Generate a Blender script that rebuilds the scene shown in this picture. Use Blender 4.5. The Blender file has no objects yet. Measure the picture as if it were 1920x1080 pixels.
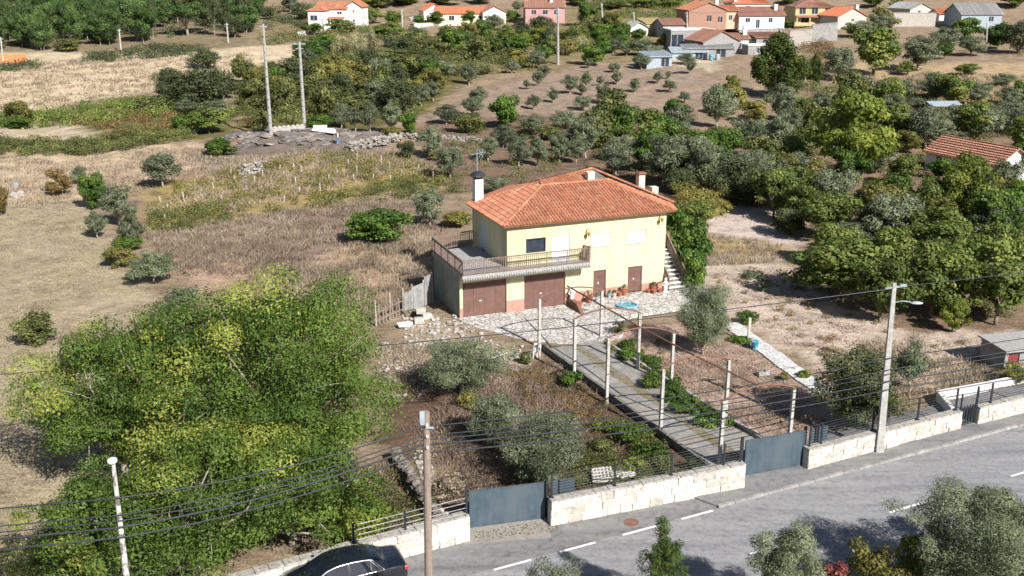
import bpy, bmesh, math, random
import numpy as np
from mathutils import Vector, Matrix
R = math.radians
random.seed(7); RNG = np.random.default_rng(7)
C = bpy.context.scene

# ------------------------------------------------------------------ camera, world, sun, exposure
CAM_F, CAM_P, CAM_H = 1900.0, R(17.5), 22.5          # focal length in pixels of a 1920 wide frame, pitch, height
cd = bpy.data.cameras.new('camera'); cam = bpy.data.objects.new('camera', cd); C.collection.objects.link(cam)
cd.sensor_width = 36; cd.lens = 36 * CAM_F / 1920; cd.clip_end = 2500; cd.clip_start = .5
cam.location = (0, 0, CAM_H); cam.rotation_euler = (R(90) - CAM_P, 0, 0); C.camera = cam
C.render.resolution_x = 1024; C.render.resolution_y = 576
SUN_EL, SUN_DIR = 37.0, Vector((.56, -.80))          # towards the sun: right of and behind the camera
w = bpy.data.worlds.new("World"); C.world = w; w.use_nodes = True
nt = w.node_tree; bg = nt.nodes['Background']
sky = nt.nodes.new('ShaderNodeTexSky'); sky.sky_type = 'NISHITA'; sky.sun_disc = False
sky.sun_elevation = R(SUN_EL); sky.sun_rotation = math.atan2(SUN_DIR.x, SUN_DIR.y)
nt.links.new(sky.outputs[0], bg.inputs[0]); bg.inputs[1].default_value = 0.05
sd = bpy.data.lights.new('sun', 'SUN'); sd.energy = 5.0; sd.angle = R(.5); sd.color = (1, .96, .91)
so = bpy.data.objects.new('sun', sd); C.collection.objects.link(so)
L = Vector((SUN_DIR.x * math.cos(R(SUN_EL)), SUN_DIR.y * math.cos(R(SUN_EL)), math.sin(R(SUN_EL)) * SUN_DIR.length))
so.rotation_euler = L.to_track_quat('Z', 'Y').to_euler(); so.location = (30, -30, 60)
C.view_settings.view_transform = 'Standard'; C.view_settings.look = 'None'
C.view_settings.exposure = 0.75; C.view_settings.gamma = 1

# ------------------------------------------------------------------ helpers
def lin(c):
    c /= 255.
    return c / 12.92 if c <= .04045 else ((c + .055) / 1.055) ** 2.4
def S(r, g, b, k=1.5): return (lin(r) / k, lin(g) / k, lin(b) / k)   # sunlit picture colour -> base colour

def hz(x, y):
    """terrain height (numpy friendly)"""
    x = np.asarray(x, float); y = np.asarray(y, float)
    t = np.maximum(0, y - 122)
    z = .062 * t * t / (t + 22)
    t2 = np.maximum(0, y - 300); z = z + .13 * t2 * t2 / (t2 + 40)
    m = np.clip((y - 84) / 25, 0, 1)
    z = z + m * (.35 * np.sin(x * .11 + 1.3) * np.sin(y * .09) + .22 * np.sin(x * .31 + y * .17) + .1 * np.sin(x * .7 - y * .5))
    rk = np.exp(-(((x + 28) / 11) ** 2 + ((y - 137) / 5.5) ** 2))
    z = z + 1.3 * rk
    lf = np.clip((-x - 12) / 8, 0, 1) * np.clip((y - 40) / 12, 0, 1) * np.clip((84 - y) / 20 + 1, 0, 1)
    z = z + lf * (.12 * np.sin(x * .5) * np.sin(y * .4 + 1))
    return z
def ground(px, py, dz=0):
    """the point of the terrain seen at a pixel of the 1920x1080 photograph"""
    X = (px - 960) / CAM_F; Y = -(py - 540) / CAM_F
    d = (X, math.cos(CAM_P) + Y * math.sin(CAM_P), -math.sin(CAM_P) + Y * math.cos(CAM_P))
    t = 20.
    for i in range(4000):
        if CAM_H + d[2] * t <= float(hz(d[0] * t, d[1] * t)) + dz: break
        t += .5 if t < 200 else 1.
    a, b = t - 1., t
    for i in range(12):
        t = (a + b) / 2
        if CAM_H + d[2] * t <= float(hz(d[0] * t, d[1] * t)) + dz: b = t
        else: a = t
    return Vector((d[0] * b, d[1] * b, CAM_H + d[2] * b))
def depth(p): return p.y * math.cos(CAM_P) - (p.z - CAM_H) * math.sin(CAM_P)
def mpp(p): return depth(p) / CAM_F                     # metres per photograph pixel at a point
def z_at(p, py):
    """height above ground of a vertical thing standing at p whose top is seen at row py"""
    Y = -(py - 540) / CAM_F
    dy, dz = math.cos(CAM_P) + Y * math.sin(CAM_P), -math.sin(CAM_P) + Y * math.cos(CAM_P)
    return CAM_H + dz * p.y / dy

def tag(o, label=None, cat=None, group=None, kind=None):
    if label: o['label'] = label
    if cat: o['category'] = cat
    if group: o['group'] = group
    if kind: o['kind'] = kind
    return o
def link(o, parent=None):
    C.collection.objects.link(o)
    if parent: o.parent = parent
    return o
def empty(name, loc=(0, 0, 0), rz=0):
    o = bpy.data.objects.new(name, None); link(o); o.location = loc; o.rotation_euler = (0, 0, rz); o.empty_display_size = .3
    return o

class MB:
    def __init__(s): s.v = []; s.f = []; s.t = []; s.m = []; s.cur = .5; s.mi = 0
    def add(s, vs, fs):
        n = len(s.v); s.v += [tuple(v) for v in vs]
        for f in fs: s.f.append([i + n for i in f]); s.t.append(s.cur); s.m.append(s.mi)
        return s
    def box(s, c, d, rz=0, top=1.0, rx=0, ry=0):
        M = Matrix.Translation(c) @ Matrix.Rotation(rz, 4, 'Z') @ Matrix.Rotation(ry, 4, 'Y') @ Matrix.Rotation(rx, 4, 'X')
        vs = []
        for k, z in ((1, -.5), (top, .5)):
            for x, y in ((-.5, -.5), (.5, -.5), (.5, .5), (-.5, .5)): vs.append(M @ Vector((x * d[0] * k, y * d[1] * k, z * d[2])))
        return s.add(vs, [(3, 2, 1, 0), (4, 5, 6, 7), (0, 1, 5, 4), (1, 2, 6, 5), (2, 3, 7, 6), (3, 0, 4, 7)])
    def bb(s, a, b):                                   # box from corner to corner
        return s.box([(a[i] + b[i]) / 2 for i in range(3)], [abs(b[i] - a[i]) for i in range(3)])
    def bar(s, p, q, w, h=None):
        p, q = Vector(p), Vector(q); d = q - p
        if d.length < 1e-6: return s
        h = h or w; z = d.normalized(); up = Vector((0, 0, 1)) if abs(z.z) < .95 else Vector((0, 1, 0))
        x = z.cross(up).normalized(); y = x.cross(z)
        vs = [b + x * sx * w / 2 + y * sy * h / 2 for b in (p, q) for sx, sy in ((-1, -1), (1, -1), (1, 1), (-1, 1))]
        return s.add(vs, [(3, 2, 1, 0), (4, 5, 6, 7), (0, 1, 5, 4), (1, 2, 6, 5), (2, 3, 7, 6), (3, 0, 4, 7)])
    def tube(s, pts, rad, n=8, cap=True):
        pts = [Vector(p) for p in pts]; rad = rad if hasattr(rad, '__len__') else [rad] * len(pts)
        rings = []
        for i, p in enumerate(pts):
            d = (pts[min(i + 1, len(pts) - 1)] - pts[max(i - 1, 0)])
            d = d.normalized() if d.length > 1e-9 else Vector((0, 0, 1))
            up = Vector((0, 0, 1)) if abs(d.z) < .9 else Vector((0, 1, 0))
            x = d.cross(up).normalized(); y = x.cross(d)
            rings.append([p + (x * math.cos(a) + y * math.sin(a)) * rad[i] for a in [2 * math.pi * k / n for k in range(n)]])
        fs = []
        for i in range(len(pts) - 1):
            for k in range(n): fs.append((i * n + k, i * n + (k + 1) % n, (i + 1) * n + (k + 1) % n, (i + 1) * n + k))
        if cap: fs.append(tuple(range(n))[::-1]); fs.append(tuple((len(pts) - 1) * n + k for k in range(n)))
        return s.add([v for r in rings for v in r], fs)
    def lathe(s, c, prof, n=14):
        vs = []; fs = []
        for r, z in prof:
            for k in range(n): a = 2 * math.pi * k / n; vs.append((c[0] + r * math.cos(a), c[1] + r * math.sin(a), c[2] + z))
        for i in range(len(prof) - 1):
            for k in range(n): fs.append((i * n + k, i * n + (k + 1) % n, (i + 1) * n + (k + 1) % n, (i + 1) * n + k))
        fs.append(tuple(range(n))[::-1]); fs.append(tuple((len(prof) - 1) * n + k for k in range(n)))
        return s.add(vs, fs)
    def poly(s, pts, th=0):
        n = len(pts)
        if th == 0: return s.add(pts, [tuple(range(n))])
        lo = [(p[0], p[1], p[2] - th) for p in pts]
        return s.add(list(pts) + lo, [tuple(range(n)), tuple(range(n, 2 * n))[::-1]] + [(i, i + n, (i + 1) % n + n, (i + 1) % n) for i in range(n)])
    def rock(s, c, r, sq=.6, seed=None):
        rr = random.Random(seed if seed is not None else random.random())
        bm = bmesh.new(); bmesh.ops.create_icosphere(bm, subdivisions=1, radius=1)
        for v in bm.verts: v.co *= rr.uniform(.75, 1.15)
        a = rr.uniform(0, 6.3); M = Matrix.Rotation(a, 3, 'Z'); e = (rr.uniform(.8, 1.25), rr.uniform(.7, 1.1), sq)
        vs = [Vector(c) + M @ Vector((v.co.x * e[0] * r, v.co.y * e[1] * r, v.co.z * e[2] * r)) for v in bm.verts]
        fs = [tuple(v.index for v in f.verts) for f in bm.faces]; bm.free()
        return s.add(vs, fs)
    def build(s, name, mat, parent=None, smooth=False, bevel=0):
        me = bpy.data.meshes.new(name); me.from_pydata([tuple(v) for v in s.v], [], s.f)
        for m in (mat if isinstance(mat, (list, tuple)) else [mat]): me.materials.append(m)
        a = me.attributes.new('tint', 'FLOAT', 'FACE'); a.data.foreach_set('value', s.t)
        me.polygons.foreach_set('material_index', s.m)
        if smooth: me.polygons.foreach_set('use_smooth', [True] * len(s.f))
        me.update(); o = bpy.data.objects.new(name, me); link(o, parent)
        if bevel:
            b = o.modifiers.new('bevel', 'BEVEL'); b.width = bevel; b.segments = 2; b.limit_method = 'ANGLE'
        return o

def np_mesh(name, V, F, mat, tint=None, parent=None, col=None, smooth=False):
    """V (n,3), F (m,4) -> object"""
    me = bpy.data.meshes.new(name); me.vertices.add(len(V)); me.vertices.foreach_set('co', np.asarray(V, np.float32).ravel())
    k = F.shape[1]; me.loops.add(F.size); me.loops.foreach_set('vertex_index', F.astype(np.int32).ravel())
    me.polygons.add(len(F)); me.polygons.foreach_set('loop_start', (np.arange(len(F)) * k).astype(np.int32))
    me.polygons.foreach_set('loop_total', np.full(len(F), k, np.int32))
    if smooth: me.polygons.foreach_set('use_smooth', np.ones(len(F), bool))
    me.update(calc_edges=True); me.validate()
    if tint is not None: me.attributes.new('tint', 'FLOAT', 'FACE').data.foreach_set('value', np.asarray(tint, np.float32))
    if col is not None: me.attributes.new('zone', 'FLOAT_COLOR', 'POINT').data.foreach_set('color', np.asarray(col, np.float32).ravel())
    me.materials.append(mat); o = bpy.data.objects.new(name, me); link(o, parent)
    return o

# ------------------------------------------------------------------ materials
def newmat(name):
    m = bpy.data.materials.new(name); m.use_nodes = True; t = m.node_tree
    b = t.nodes['Principled BSDF']; b.inputs['Specular IOR Level'].default_value = .3
    return m, t, b
def ramp(t, stops):
    r = t.nodes.new('ShaderNodeValToRGB'); e = r.color_ramp.elements
    while len(e) < len(stops): e.new(.5)
    for i, (p, c) in enumerate(stops): e[i].position = p; e[i].color = (*c, 1)
    return r
def mix(t, a, b, fac, mode='MIX'):
    m = t.nodes.new('ShaderNodeMix'); m.data_type = 'RGBA'; m.blend_type = mode
    for sock, v in ((m.inputs[6], a), (m.inputs[7], b), (m.inputs[0], fac)):
        if hasattr(v, 'is_linked') or hasattr(v, 'links'): t.links.new(v, sock)
        elif isinstance(v, tuple): sock.default_value = (*v, 1)
        else: sock.default_value = v
    return m.outputs[2]
def noise(t, scale, detail=5, rough=.6, vec=None, stretch=None, coord='Object'):
    n = t.nodes.new('ShaderNodeTexNoise'); n.inputs['Scale'].default_value = scale; n.inputs['Detail'].default_value = detail
    n.inputs['Roughness'].default_value = rough
    tc = t.nodes.new('ShaderNodeTexCoord'); o = tc.outputs[coord]
    if stretch:
        mp = t.nodes.new('ShaderNodeMapping'); mp.inputs['Scale'].default_value = stretch; t.links.new(o, mp.inputs[0]); o = mp.outputs[0]
    t.links.new(o, n.inputs['Vector'])
    return n.outputs['Fac']
def bump(t, b, h, strength=.3, dist=.02):
    n = t.nodes.new('ShaderNodeBump'); n.inputs['Strength'].default_value = strength; n.inputs['Distance'].default_value = dist
    t.links.new(h, n.inputs['Height']); t.links.new(n.outputs[0], b.inputs['Normal'])
def mat_noise(name, c1, c2, scale=3, rough=.85, bs=.2, c3=None, stretch=None, tint=0, metal=0, lo=.35, hi=.68, bd=.02, spec=.3):
    m, t, b = newmat(name); n = noise(t, scale, 6, .65, stretch=stretch)
    r = ramp(t, [(lo, c1), (hi, c2)]); t.links.new(n, r.inputs[0]); o = r.outputs[0]
    if c3:
        n2 = noise(t, scale * .23, 4, .6, stretch=stretch); r2 = ramp(t, [(.5, (0, 0, 0)), (.66, (1, 1, 1))]); t.links.new(n2, r2.inputs[0])
        o = mix(t, o, c3, r2.outputs[0])
    if tint:
        a = t.nodes.new('ShaderNodeAttribute'); a.attribute_name = 'tint'
        mr = t.nodes.new('ShaderNodeMapRange'); mr.inputs[3].default_value = 1 - tint; mr.inputs[4].default_value = 1 + tint
        t.links.new(a.outputs['Fac'], mr.inputs[0])
        cx = t.nodes.new('ShaderNodeCombineXYZ')
        for i in range(3): t.links.new(mr.outputs[0], cx.inputs[i])
        o = mix(t, o, cx.outputs[0], 1.0, 'MULTIPLY')
    t.links.new(o, b.inputs['Base Color']); b.inputs['Roughness'].default_value = rough; b.inputs['Metallic'].default_value = metal
    b.inputs['Specular IOR Level'].default_value = spec
    if bs:
        bump(t, b, noise(t, scale * 4, 5, .7, stretch=stretch), bs, bd)
    return m
def mat_leaf(name, dark, mid, light, trans=.3, var=.25):
    m, t, b = newmat(name)
    a = t.nodes.new('ShaderNodeAttribute'); a.attribute_name = 'tint'
    r = ramp(t, [(0.0, dark), (.55, mid), (1.0, light)]); t.links.new(a.outputs['Fac'], r.inputs[0])
    oi = t.nodes.new('ShaderNodeObjectInfo'); mr = t.nodes.new('ShaderNodeMapRange'); mr.inputs[3].default_value = 1 - var; mr.inputs[4].default_value = 1 + var
    t.links.new(oi.outputs['Random'], mr.inputs[0]); cx = t.nodes.new('ShaderNodeCombineXYZ')
    for i in range(3): t.links.new(mr.outputs[0], cx.inputs[i])
    c = mix(t, r.outputs[0], cx.outputs[0], 1.0, 'MULTIPLY')
    t.links.new(c, b.inputs['Base Color']); b.inputs['Roughness'].default_value = .6; b.inputs['Specular IOR Level'].default_value = .25
    tr = t.nodes.new('ShaderNodeBsdfTranslucent'); t.links.new(c, tr.inputs[0])
    ms = t.nodes.new('ShaderNodeMixShader'); ms.inputs[0].default_value = trans
    t.links.new(b.outputs[0], ms.inputs[1]); t.links.new(tr.outputs[0], ms.inputs[2])
    t.links.new(ms.outputs[0], t.nodes['Material Output'].inputs[0])
    return m

def mat_road(name, c1, c2):
    m, t, b = newmat(name)
    n = noise(t, 30, 4, .8); r = ramp(t, [(.3, c1), (.7, c2)]); t.links.new(n, r.inputs[0])
    n2 = noise(t, 1.0, 6, .72, stretch=(.16, 1.3, 1)); n2.node.inputs['Vector'].links[0].from_node.inputs['Rotation'].default_value = (0, 0, -.33); r2 = ramp(t, [(.34, (.72, .72, .73)), (.5, (1, 1, 1)), (.66, (1.16, 1.15, 1.13))]); t.links.new(n2, r2.inputs[0])
    c = mix(t, r.outputs[0], r2.outputs[0], 1.0, 'MULTIPLY')
    n4 = noise(t, 3.2, 6, .8); r4 = ramp(t, [(.36, (.70, .70, .70)), (.5, (1, 1, 1)), (.7, (1.12, 1.12, 1.10))]); t.links.new(n4, r4.inputs[0]); c = mix(t, c, r4.outputs[0], 1.0, 'MULTIPLY')
    v = t.nodes.new('ShaderNodeTexVoronoi'); v.feature = 'DISTANCE_TO_EDGE'; v.inputs['Scale'].default_value = .3; tc = t.nodes.new('ShaderNodeTexCoord'); nn = t.nodes.new('ShaderNodeTexNoise'); nn.inputs['Scale'].default_value = 1.3; nn.inputs['Detail'].default_value = 6
    mx = t.nodes.new('ShaderNodeMixRGB'); mx.inputs[0].default_value = .55; t.links.new(tc.outputs['Object'], nn.inputs[0]); t.links.new(tc.outputs['Object'], mx.inputs[1]); t.links.new(nn.outputs['Color'], mx.inputs[2]); t.links.new(mx.outputs[0], v.inputs[0])
    cr = ramp(t, [(.0, (.55, .55, .55)), (.012, (1, 1, 1))]); t.links.new(v.outputs['Distance'], cr.inputs[0]); mk = ramp(t, [(.5, (0, 0, 0)), (.62, (.6, .6, .6))]); t.links.new(noise(t, .22, 3, .5), mk.inputs[0]); c2_ = mix(t, c, cr.outputs[0], 1.0, 'MULTIPLY'); c = mix(t, c, c2_, mk.outputs[0])
    t.links.new(c, b.inputs['Base Color']); b.inputs['Roughness'].default_value = .92; bump(t, b, noise(t, 60, 4, .8), .4, .006); return m
M = {}
M['olive'] = mat_leaf('olive leaves', (.065, .085, .042), (.150, .175, .098), (.30, .33, .22), .2)
M['acacia'] = mat_leaf('acacia leaves', (.034, .070, .012), (.118, .178, .032), (.34, .35, .07), .25)
M['grove'] = mat_leaf('orchard leaves', (.055, .090, .018), (.145, .190, .045), (.32, .32, .085), .3)
M['green'] = mat_leaf('fresh green leaves', (.036, .075, .014), (.095, .165, .030), (.22, .29, .06), .35)
M['yellowgreen'] = mat_leaf('yellow green leaves', (.09, .13, .022), (.21, .26, .045), (.42, .43, .10), .4)
M['oak'] = mat_leaf('dark oak leaves', (.030, .045, .018), (.080, .098, .042), (.155, .16, .07), .2)
M['pine'] = mat_leaf('pine needles', (.028, .060, .016), (.075, .125, .035), (.16, .215, .07), .2)
M['cypress'] = mat_leaf('conifer needles', (.016, .035, .006), (.050, .072, .012), (.15, .16, .032), .2)
M['russet'] = mat_leaf('russet leaves', (.09, .08, .025), (.20, .14, .055), (.34, .22, .10), .3)
M['yellow'] = mat_leaf('autumn vine leaves', (.10, .115, .03), (.24, .22, .06), (.42, .36, .13), .35)
M['red'] = mat_leaf('red autumn leaves', (.12, .03, .03), (.27, .08, .07), (.42, .20, .12), .4)
M['cane'] = mat_leaf('cane leaves', (.16, .15, .07), (.34, .33, .17), (.52, .49, .30), .3)
M['bramble'] = mat_leaf('bramble leaves', (.06, .075, .025), (.135, .155, .05), (.28, .28, .09), .3, 0)
M['drygrass'] = mat_leaf('dry grass', (.18, .14, .10), (.36, .29, .205), (.52, .44, .33), .3, 0)
M['browngrass'] = mat_leaf('brown grass', (.13, .095, .07), (.27, .205, .155), (.44, .35, .26), .3, 0)
M['bark'] = mat_noise('bark', (.10, .08, .06), (.24, .20, .16), 8, .95, .5)
M['palebark'] = mat_noise('pale bark', (.20, .17, .14), (.42, .38, .32), 8, .95, .5)
M['asphalt'] = mat_road('road asphalt', (.19, .19, .195), (.30, .298, .304))
M['asphalt2'] = mat_road('old asphalt', (.15, .148, .148), (.24, .236, .232))
M['paint'] = mat_noise('road paint', (.36, .36, .35), (.76, .76, .74), 14, .8, .05, lo=.3, hi=.5)
M['concrete'] = mat_noise('concrete', (.24, .235, .225), (.38, .37, .35), 5, .9, .2)
M['palecon'] = mat_noise('pale concrete', (.32, .305, .28), (.54, .52, .48), 5, .9, .2)
M['whitepaint'] = mat_noise('white paint', (.50, .50, .48), (.66, .66, .64), 3, .7, .05)
M['darkcon'] = mat_noise('dark concrete', (.10, .098, .09), (.20, .19, .17), 4, .95, .3)
M['gate'] = mat_noise('slate blue paint', (.050, .074, .094), (.078, .108, .134), 2.5, .5, .08, stretch=(1.5, 1.5, .5), c3=(.085, .108, .125))
M['dark'] = mat_noise('dark metal', (.02, .024, .03), (.04, .045, .05), 6, .5, .05)
M['rust'] = mat_noise('rusty iron', (.12, .06, .045), (.26, .14, .10), 9, .85, .2)
M['railing'] = mat_noise('brown railing', (.14, .10, .085), (.27, .20, .165), 7, .7, .1)
M['wood'] = mat_noise('weathered wood', (.16, .125, .10), (.33, .27, .225), 10, .95, .3, stretch=(4, 4, .35))
M['bluegrey'] = mat_noise('blue grey sheet', (.22, .27, .31), (.40, .46, .50), 3, .7, .1)
M['tarp'] = mat_noise('blue tarpaulin', (.03, .06, .08), (.28, .36, .42), 1.2, .6, .2, lo=.46, hi=.54)
M['glass'] = mat_noise('window glass', (.02, .03, .045), (.05, .065, .085), 1.5, .08, 0, spec=.6)
M['yellowwall'] = mat_noise('pale yellow render', (.485, .46, .29), (.585, .555, .36), 1.0, .9, .12, c3=(.46, .43, .28), stretch=(2.2, 2.2, .35), lo=.25, hi=.6)
M['pink'] = mat_noise('pink brown plinth', (.36, .19, .15), (.44, .25, .20), 2.5, .9, .1)
M['door'] = mat_noise('red brown metal door', (.125, .068, .056), (.17, .095, .078), 2, .55, .05)
M['shutter'] = mat_noise('white roller shutter', (.74, .74, .76), (.80, .80, .82), 2, .6, .0)
M['tile'] = mat_noise('clay roof tile', (.31, .115, .062), (.45, .20, .12), 5, .9, .2, c3=(.42, .21, .13), tint=.2)
M['tile2'] = mat_noise('old clay roof tile', (.20, .10, .075), (.34, .18, .13), 3, .9, .2, tint=.2)
M['tile3'] = mat_noise('bright clay roof tile', (.38, .12, .06), (.52, .20, .11), 3, .9, .2, tint=.2)
M['greyroof'] = mat_noise('grey sheet roof', (.20, .20, .20), (.34, .34, .33), 2, .8, .1, tint=.2)
M['white'] = mat_noise('whitewash', (.56, .56, .54), (.70, .70, .69), 1.0, .9, .08, stretch=(1.5, 1.5, .5))
M['cream'] = mat_noise('cream render', (.62, .56, .42), (.72, .66, .50), 1.2, .9, .05)
M['brick'] = mat_noise('hollow brick', (.28, .165, .12), (.38, .23, .17), 3, .9, .2)
M['peach'] = mat_noise('peach render', (.50, .36, .26), (.58, .42, .31), 1.5, .9, .05)
M['rosewall'] = mat_noise('pink render', (.42, .24, .24), (.50, .30, .29), 1.5, .9, .05)
M['ochre'] = mat_noise('ochre render', (.46, .37, .19), (.54, .44, .24), 1.5, .9, .05)
M['greywall'] = mat_noise('bare cement render', (.22, .215, .21), (.34, .33, .32), 1.5, .9, .1)
M['terracotta'] = mat_noise('terracotta', (.24, .08, .05), (.36, .14, .09), 6, .8, .1)
M['pool'] = mat_noise('blue plastic pool', (.03, .17, .27), (.22, .42, .50), 3.5, .35, 0, lo=.47, hi=.53)
M['water'] = mat_noise('pool water', (.09, .24, .32), (.16, .36, .42), 3, .1, 0)
M['soil'] = mat_noise('bare soil', (.20, .15, .115), (.32, .255, .20), 4, .95, .5)
M['orange'] = mat_noise('orange sheet', (.66, .20, .08), (.74, .28, .13), 3, .7, .1)

def mat_blocks(name, cols, mortar, scale, rough=.9, bs=.6, edge=.05):
    m, t, b = newmat(name)
    tc = t.nodes.new('ShaderNodeTexCoord')
    v = t.nodes.new('ShaderNodeTexVoronoi'); v.inputs['Scale'].default_value = scale
    e = t.nodes.new('ShaderNodeTexVoronoi'); e.feature = 'DISTANCE_TO_EDGE'; e.inputs['Scale'].default_value = scale
    nn = t.nodes.new('ShaderNodeTexNoise'); nn.inputs['Scale'].default_value = 2.5
    mx = t.nodes.new('ShaderNodeMixRGB'); mx.inputs[0].default_value = .12
    t.links.new(tc.outputs['Object'], nn.inputs[0]); t.links.new(tc.outputs['Object'], mx.inputs[1]); t.links.new(nn.outputs['Color'], mx.inputs[2])
    t.links.new(mx.outputs[0], v.inputs[0]); t.links.new(mx.outputs[0], e.inputs[0])
    sp = t.nodes.new('ShaderNodeSeparateColor'); t.links.new(v.outputs['Color'], sp.inputs[0])
    r = ramp(t, [(i / (len(cols) - 1), c) for i, c in enumerate(cols)]); t.links.new(sp.outputs[0], r.inputs[0])
    er = ramp(t, [(edge * .4, (0, 0, 0)), (edge, (1, 1, 1))]); t.links.new(e.outputs['Distance'], er.inputs[0])
    c = mix(t, mortar, r.outputs[0], er.outputs[0])
    n2 = noise(t, 9, 5, .7); r2 = ramp(t, [(.3, (.8, .8, .8)), (.7, (1.1, 1.1, 1.1))]); t.links.new(n2, r2.inputs[0])
    c = mix(t, c, r2.outputs[0], 1.0, 'MULTIPLY')
    t.links.new(c, b.inputs['Base Color']); b.inputs['Roughness'].default_value = rough
    bump(t, b, er.outputs[0], bs, .01)
    return m
M['crazy'] = mat_blocks('crazy paving', [(.38, .36, .33), (.50, .48, .45), (.60, .585, .55), (.44, .41, .37)], (.17, .16, .15), 3.2, edge=.085)
M['crazy2'] = mat_blocks('white crazy paving', [(.50, .49, .47), (.60, .59, .57), (.68, .67, .65)], (.18, .17, .16), 4.0)
def mat_stone(name):
    m = mat_noise(name, (.27, .245, .215), (.60, .57, .52), 5.5, .95, .9, c3=(.50, .45, .385), tint=.22, lo=.28, hi=.58, bd=.03); return m
M['granite'] = mat_stone('granite block')
M['granitetop'] = mat_noise('weathered granite top', (.20, .19, .17), (.46, .43, .39), 7, .95, .6)
M['rubble'] = mat_noise('rubble stone', (.22, .205, .185), (.46, .43, .39), 5, .95, .5, tint=.25)
M['darkstone'] = mat_noise('dark stone wall', (.10, .09, .08), (.24, .21, .18), 6, .95, .6, tint=.25)
M['fieldstone'] = mat_noise('field stone', (.16, .15, .135), (.36, .335, .30), 5, .95, .5, tint=.3)
M['rock'] = mat_noise('dark bare rock', (.09, .08, .075), (.25, .225, .205), 1.6, .95, .9, c3=(.33, .28, .235), bd=.1, stretch=(1, 2.2, 1))

# ------------------------------------------------------------------ terrain zones
def wp(poly): return np.array([ground(*p).xy[:] for p in poly])
def inside(P, poly):
    x, y = P[:, 0], P[:, 1]; r = np.zeros(len(P), bool); n = len(poly)
    for i in range(n):
        x1, y1 = poly[i]; x2, y2 = poly[(i + 1) % n]
        if y1 == y2: continue
        c = ((y1 > y) != (y2 > y)) & (x < (x2 - x1) * (y - y1) / (y2 - y1) + x1)
        r ^= c
    return r
ZONES = [  # picture outline, colour, (tint)
 ([(-400, 60), (470, 40), (480, 95), (300, 112), (-400, 118)], S(150, 135, 112)),
 ([(480, 40), (1300, -6), (1300, 70), (1200, 110), (1000, 140), (700, 130), (520, 100)], S(150, 135, 105)),
 ([(-400, 100), (330, 98), (470, 86), (560, 80), (560, 135), (440, 150), (300, 160), (200, 195), (0, 218), (-400, 225)], S(218, 200, 174)),
 ([(-400, 220), (0, 212), (90, 205), (260, 180), (430, 200), (440, 255), (330, 262), (-400, 300)], S(120, 118, 75)),
 ([(440, 150), (700, 130), (900, 130), (800, 210), (640, 250), (450, 245)], S(118, 112, 70)),
 ([(700, 30), (1130, 60), (1100, 75), (700, 75)], S(170, 152, 130)),
 ([(-400, 240), (130, 232), (190, 250), (170, 262), (-400, 270)], S(205, 188, 166)),
 ([(-400, 296), (370, 270), (480, 292), (300, 332), (170, 385), (-400, 400)], S(208, 186, 162)),
 ([(-400, 392), (150, 375), (200, 430), (240, 520), (420, 640), (300, 1080), (-400, 1500)], S(188, 174, 148)),
 ([(330, 290), (480, 262), (560, 246), (690, 246), (730, 275), (640, 305), (500, 305), (430, 318), (350, 300)], S(140, 126, 118)),
 ([(265, 360), (480, 306), (760, 288), (870, 350), (600, 388), (280, 440)], S(176, 156, 112)),
 ([(280, 440), (600, 390), (780, 372), (830, 440), (640, 465), (560, 505), (360, 515)], S(160, 140, 128)),
 ([(300, 480), (560, 500), (660, 455), (790, 425), (830, 490), (720, 600), (600, 640), (400, 600)], S(192, 166, 144)),
 ([(770, 222), (880, 175), (1000, 140), (1120, 118), (1345, 100), (1350, 195), (1200, 215), (1100, 240), (900, 240)], S(168, 148, 134)),
 ([(1250, 98), (1345, 105), (1340, 135), (1240, 120)], S(205, 190, 170)),
 ([(800, 225), (1250, 215), (1400, 380), (1260, 400), (900, 360), (780, 330)], S(140, 118, 104)),
 ([(1290, 240), (1950, 240), (2300, 640), (1600, 640), (1500, 440), (1360, 380)], S(150, 128, 110)),
 ([(1560, 120), (1700, 118), (2300, 120), (2300, 172), (1560, 175)], S(196, 172, 140)),
 ([(1560, 175), (2300, 172), (2300, 240), (1500, 235)], S(160, 140, 110)),
 ([(1300, 385), (1400, 380), (1540, 435), (1480, 470), (1360, 462), (1330, 440)], S(222, 205, 195)),
 ([(1320, 440), (1480, 460), (1440, 490), (1330, 490)], S(200, 176, 130)),
 ([(1310, 485), (1460, 480), (1560, 560), (1700, 620), (2400, 620), (2400, 740), (1600, 722), (1370, 600), (1300, 560)], S(216, 197, 184)),
 ([(1125, 620), (1360, 600), (1580, 735), (1640, 800), (1500, 850), (1440, 840)], S(194, 168, 155)),
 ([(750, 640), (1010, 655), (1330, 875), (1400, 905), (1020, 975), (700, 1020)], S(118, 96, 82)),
 ([(745, 590), (862, 600), (930, 645), (1010, 660), (1000, 700), (760, 690)], S(190, 172, 152)),
 ([(770, 820), (840, 830), (850, 990), (790, 1000)], S(160, 140, 122)),
 ([(1100, 850), (1240, 860), (1240, 905), (1060, 925)], S(110, 105, 70)),
]
xs = np.concatenate([np.arange(-320, -90, 6), np.arange(-90, -44, 1.2), np.arange(-44, 44, .42), np.arange(44, 100, 1.0), np.arange(100, 330, 6)])
ys = np.concatenate([np.arange(-20, 24, 3), np.arange(24, 92, .42), np.arange(92, 180, .8), np.arange(180, 330, 2.0), np.arange(330, 700, 9)])
gx, gy = np.meshgrid(xs, ys); nx, ny = len(xs), len(ys)
P = np.stack([gx.ravel(), gy.ravel()], 1)
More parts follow.
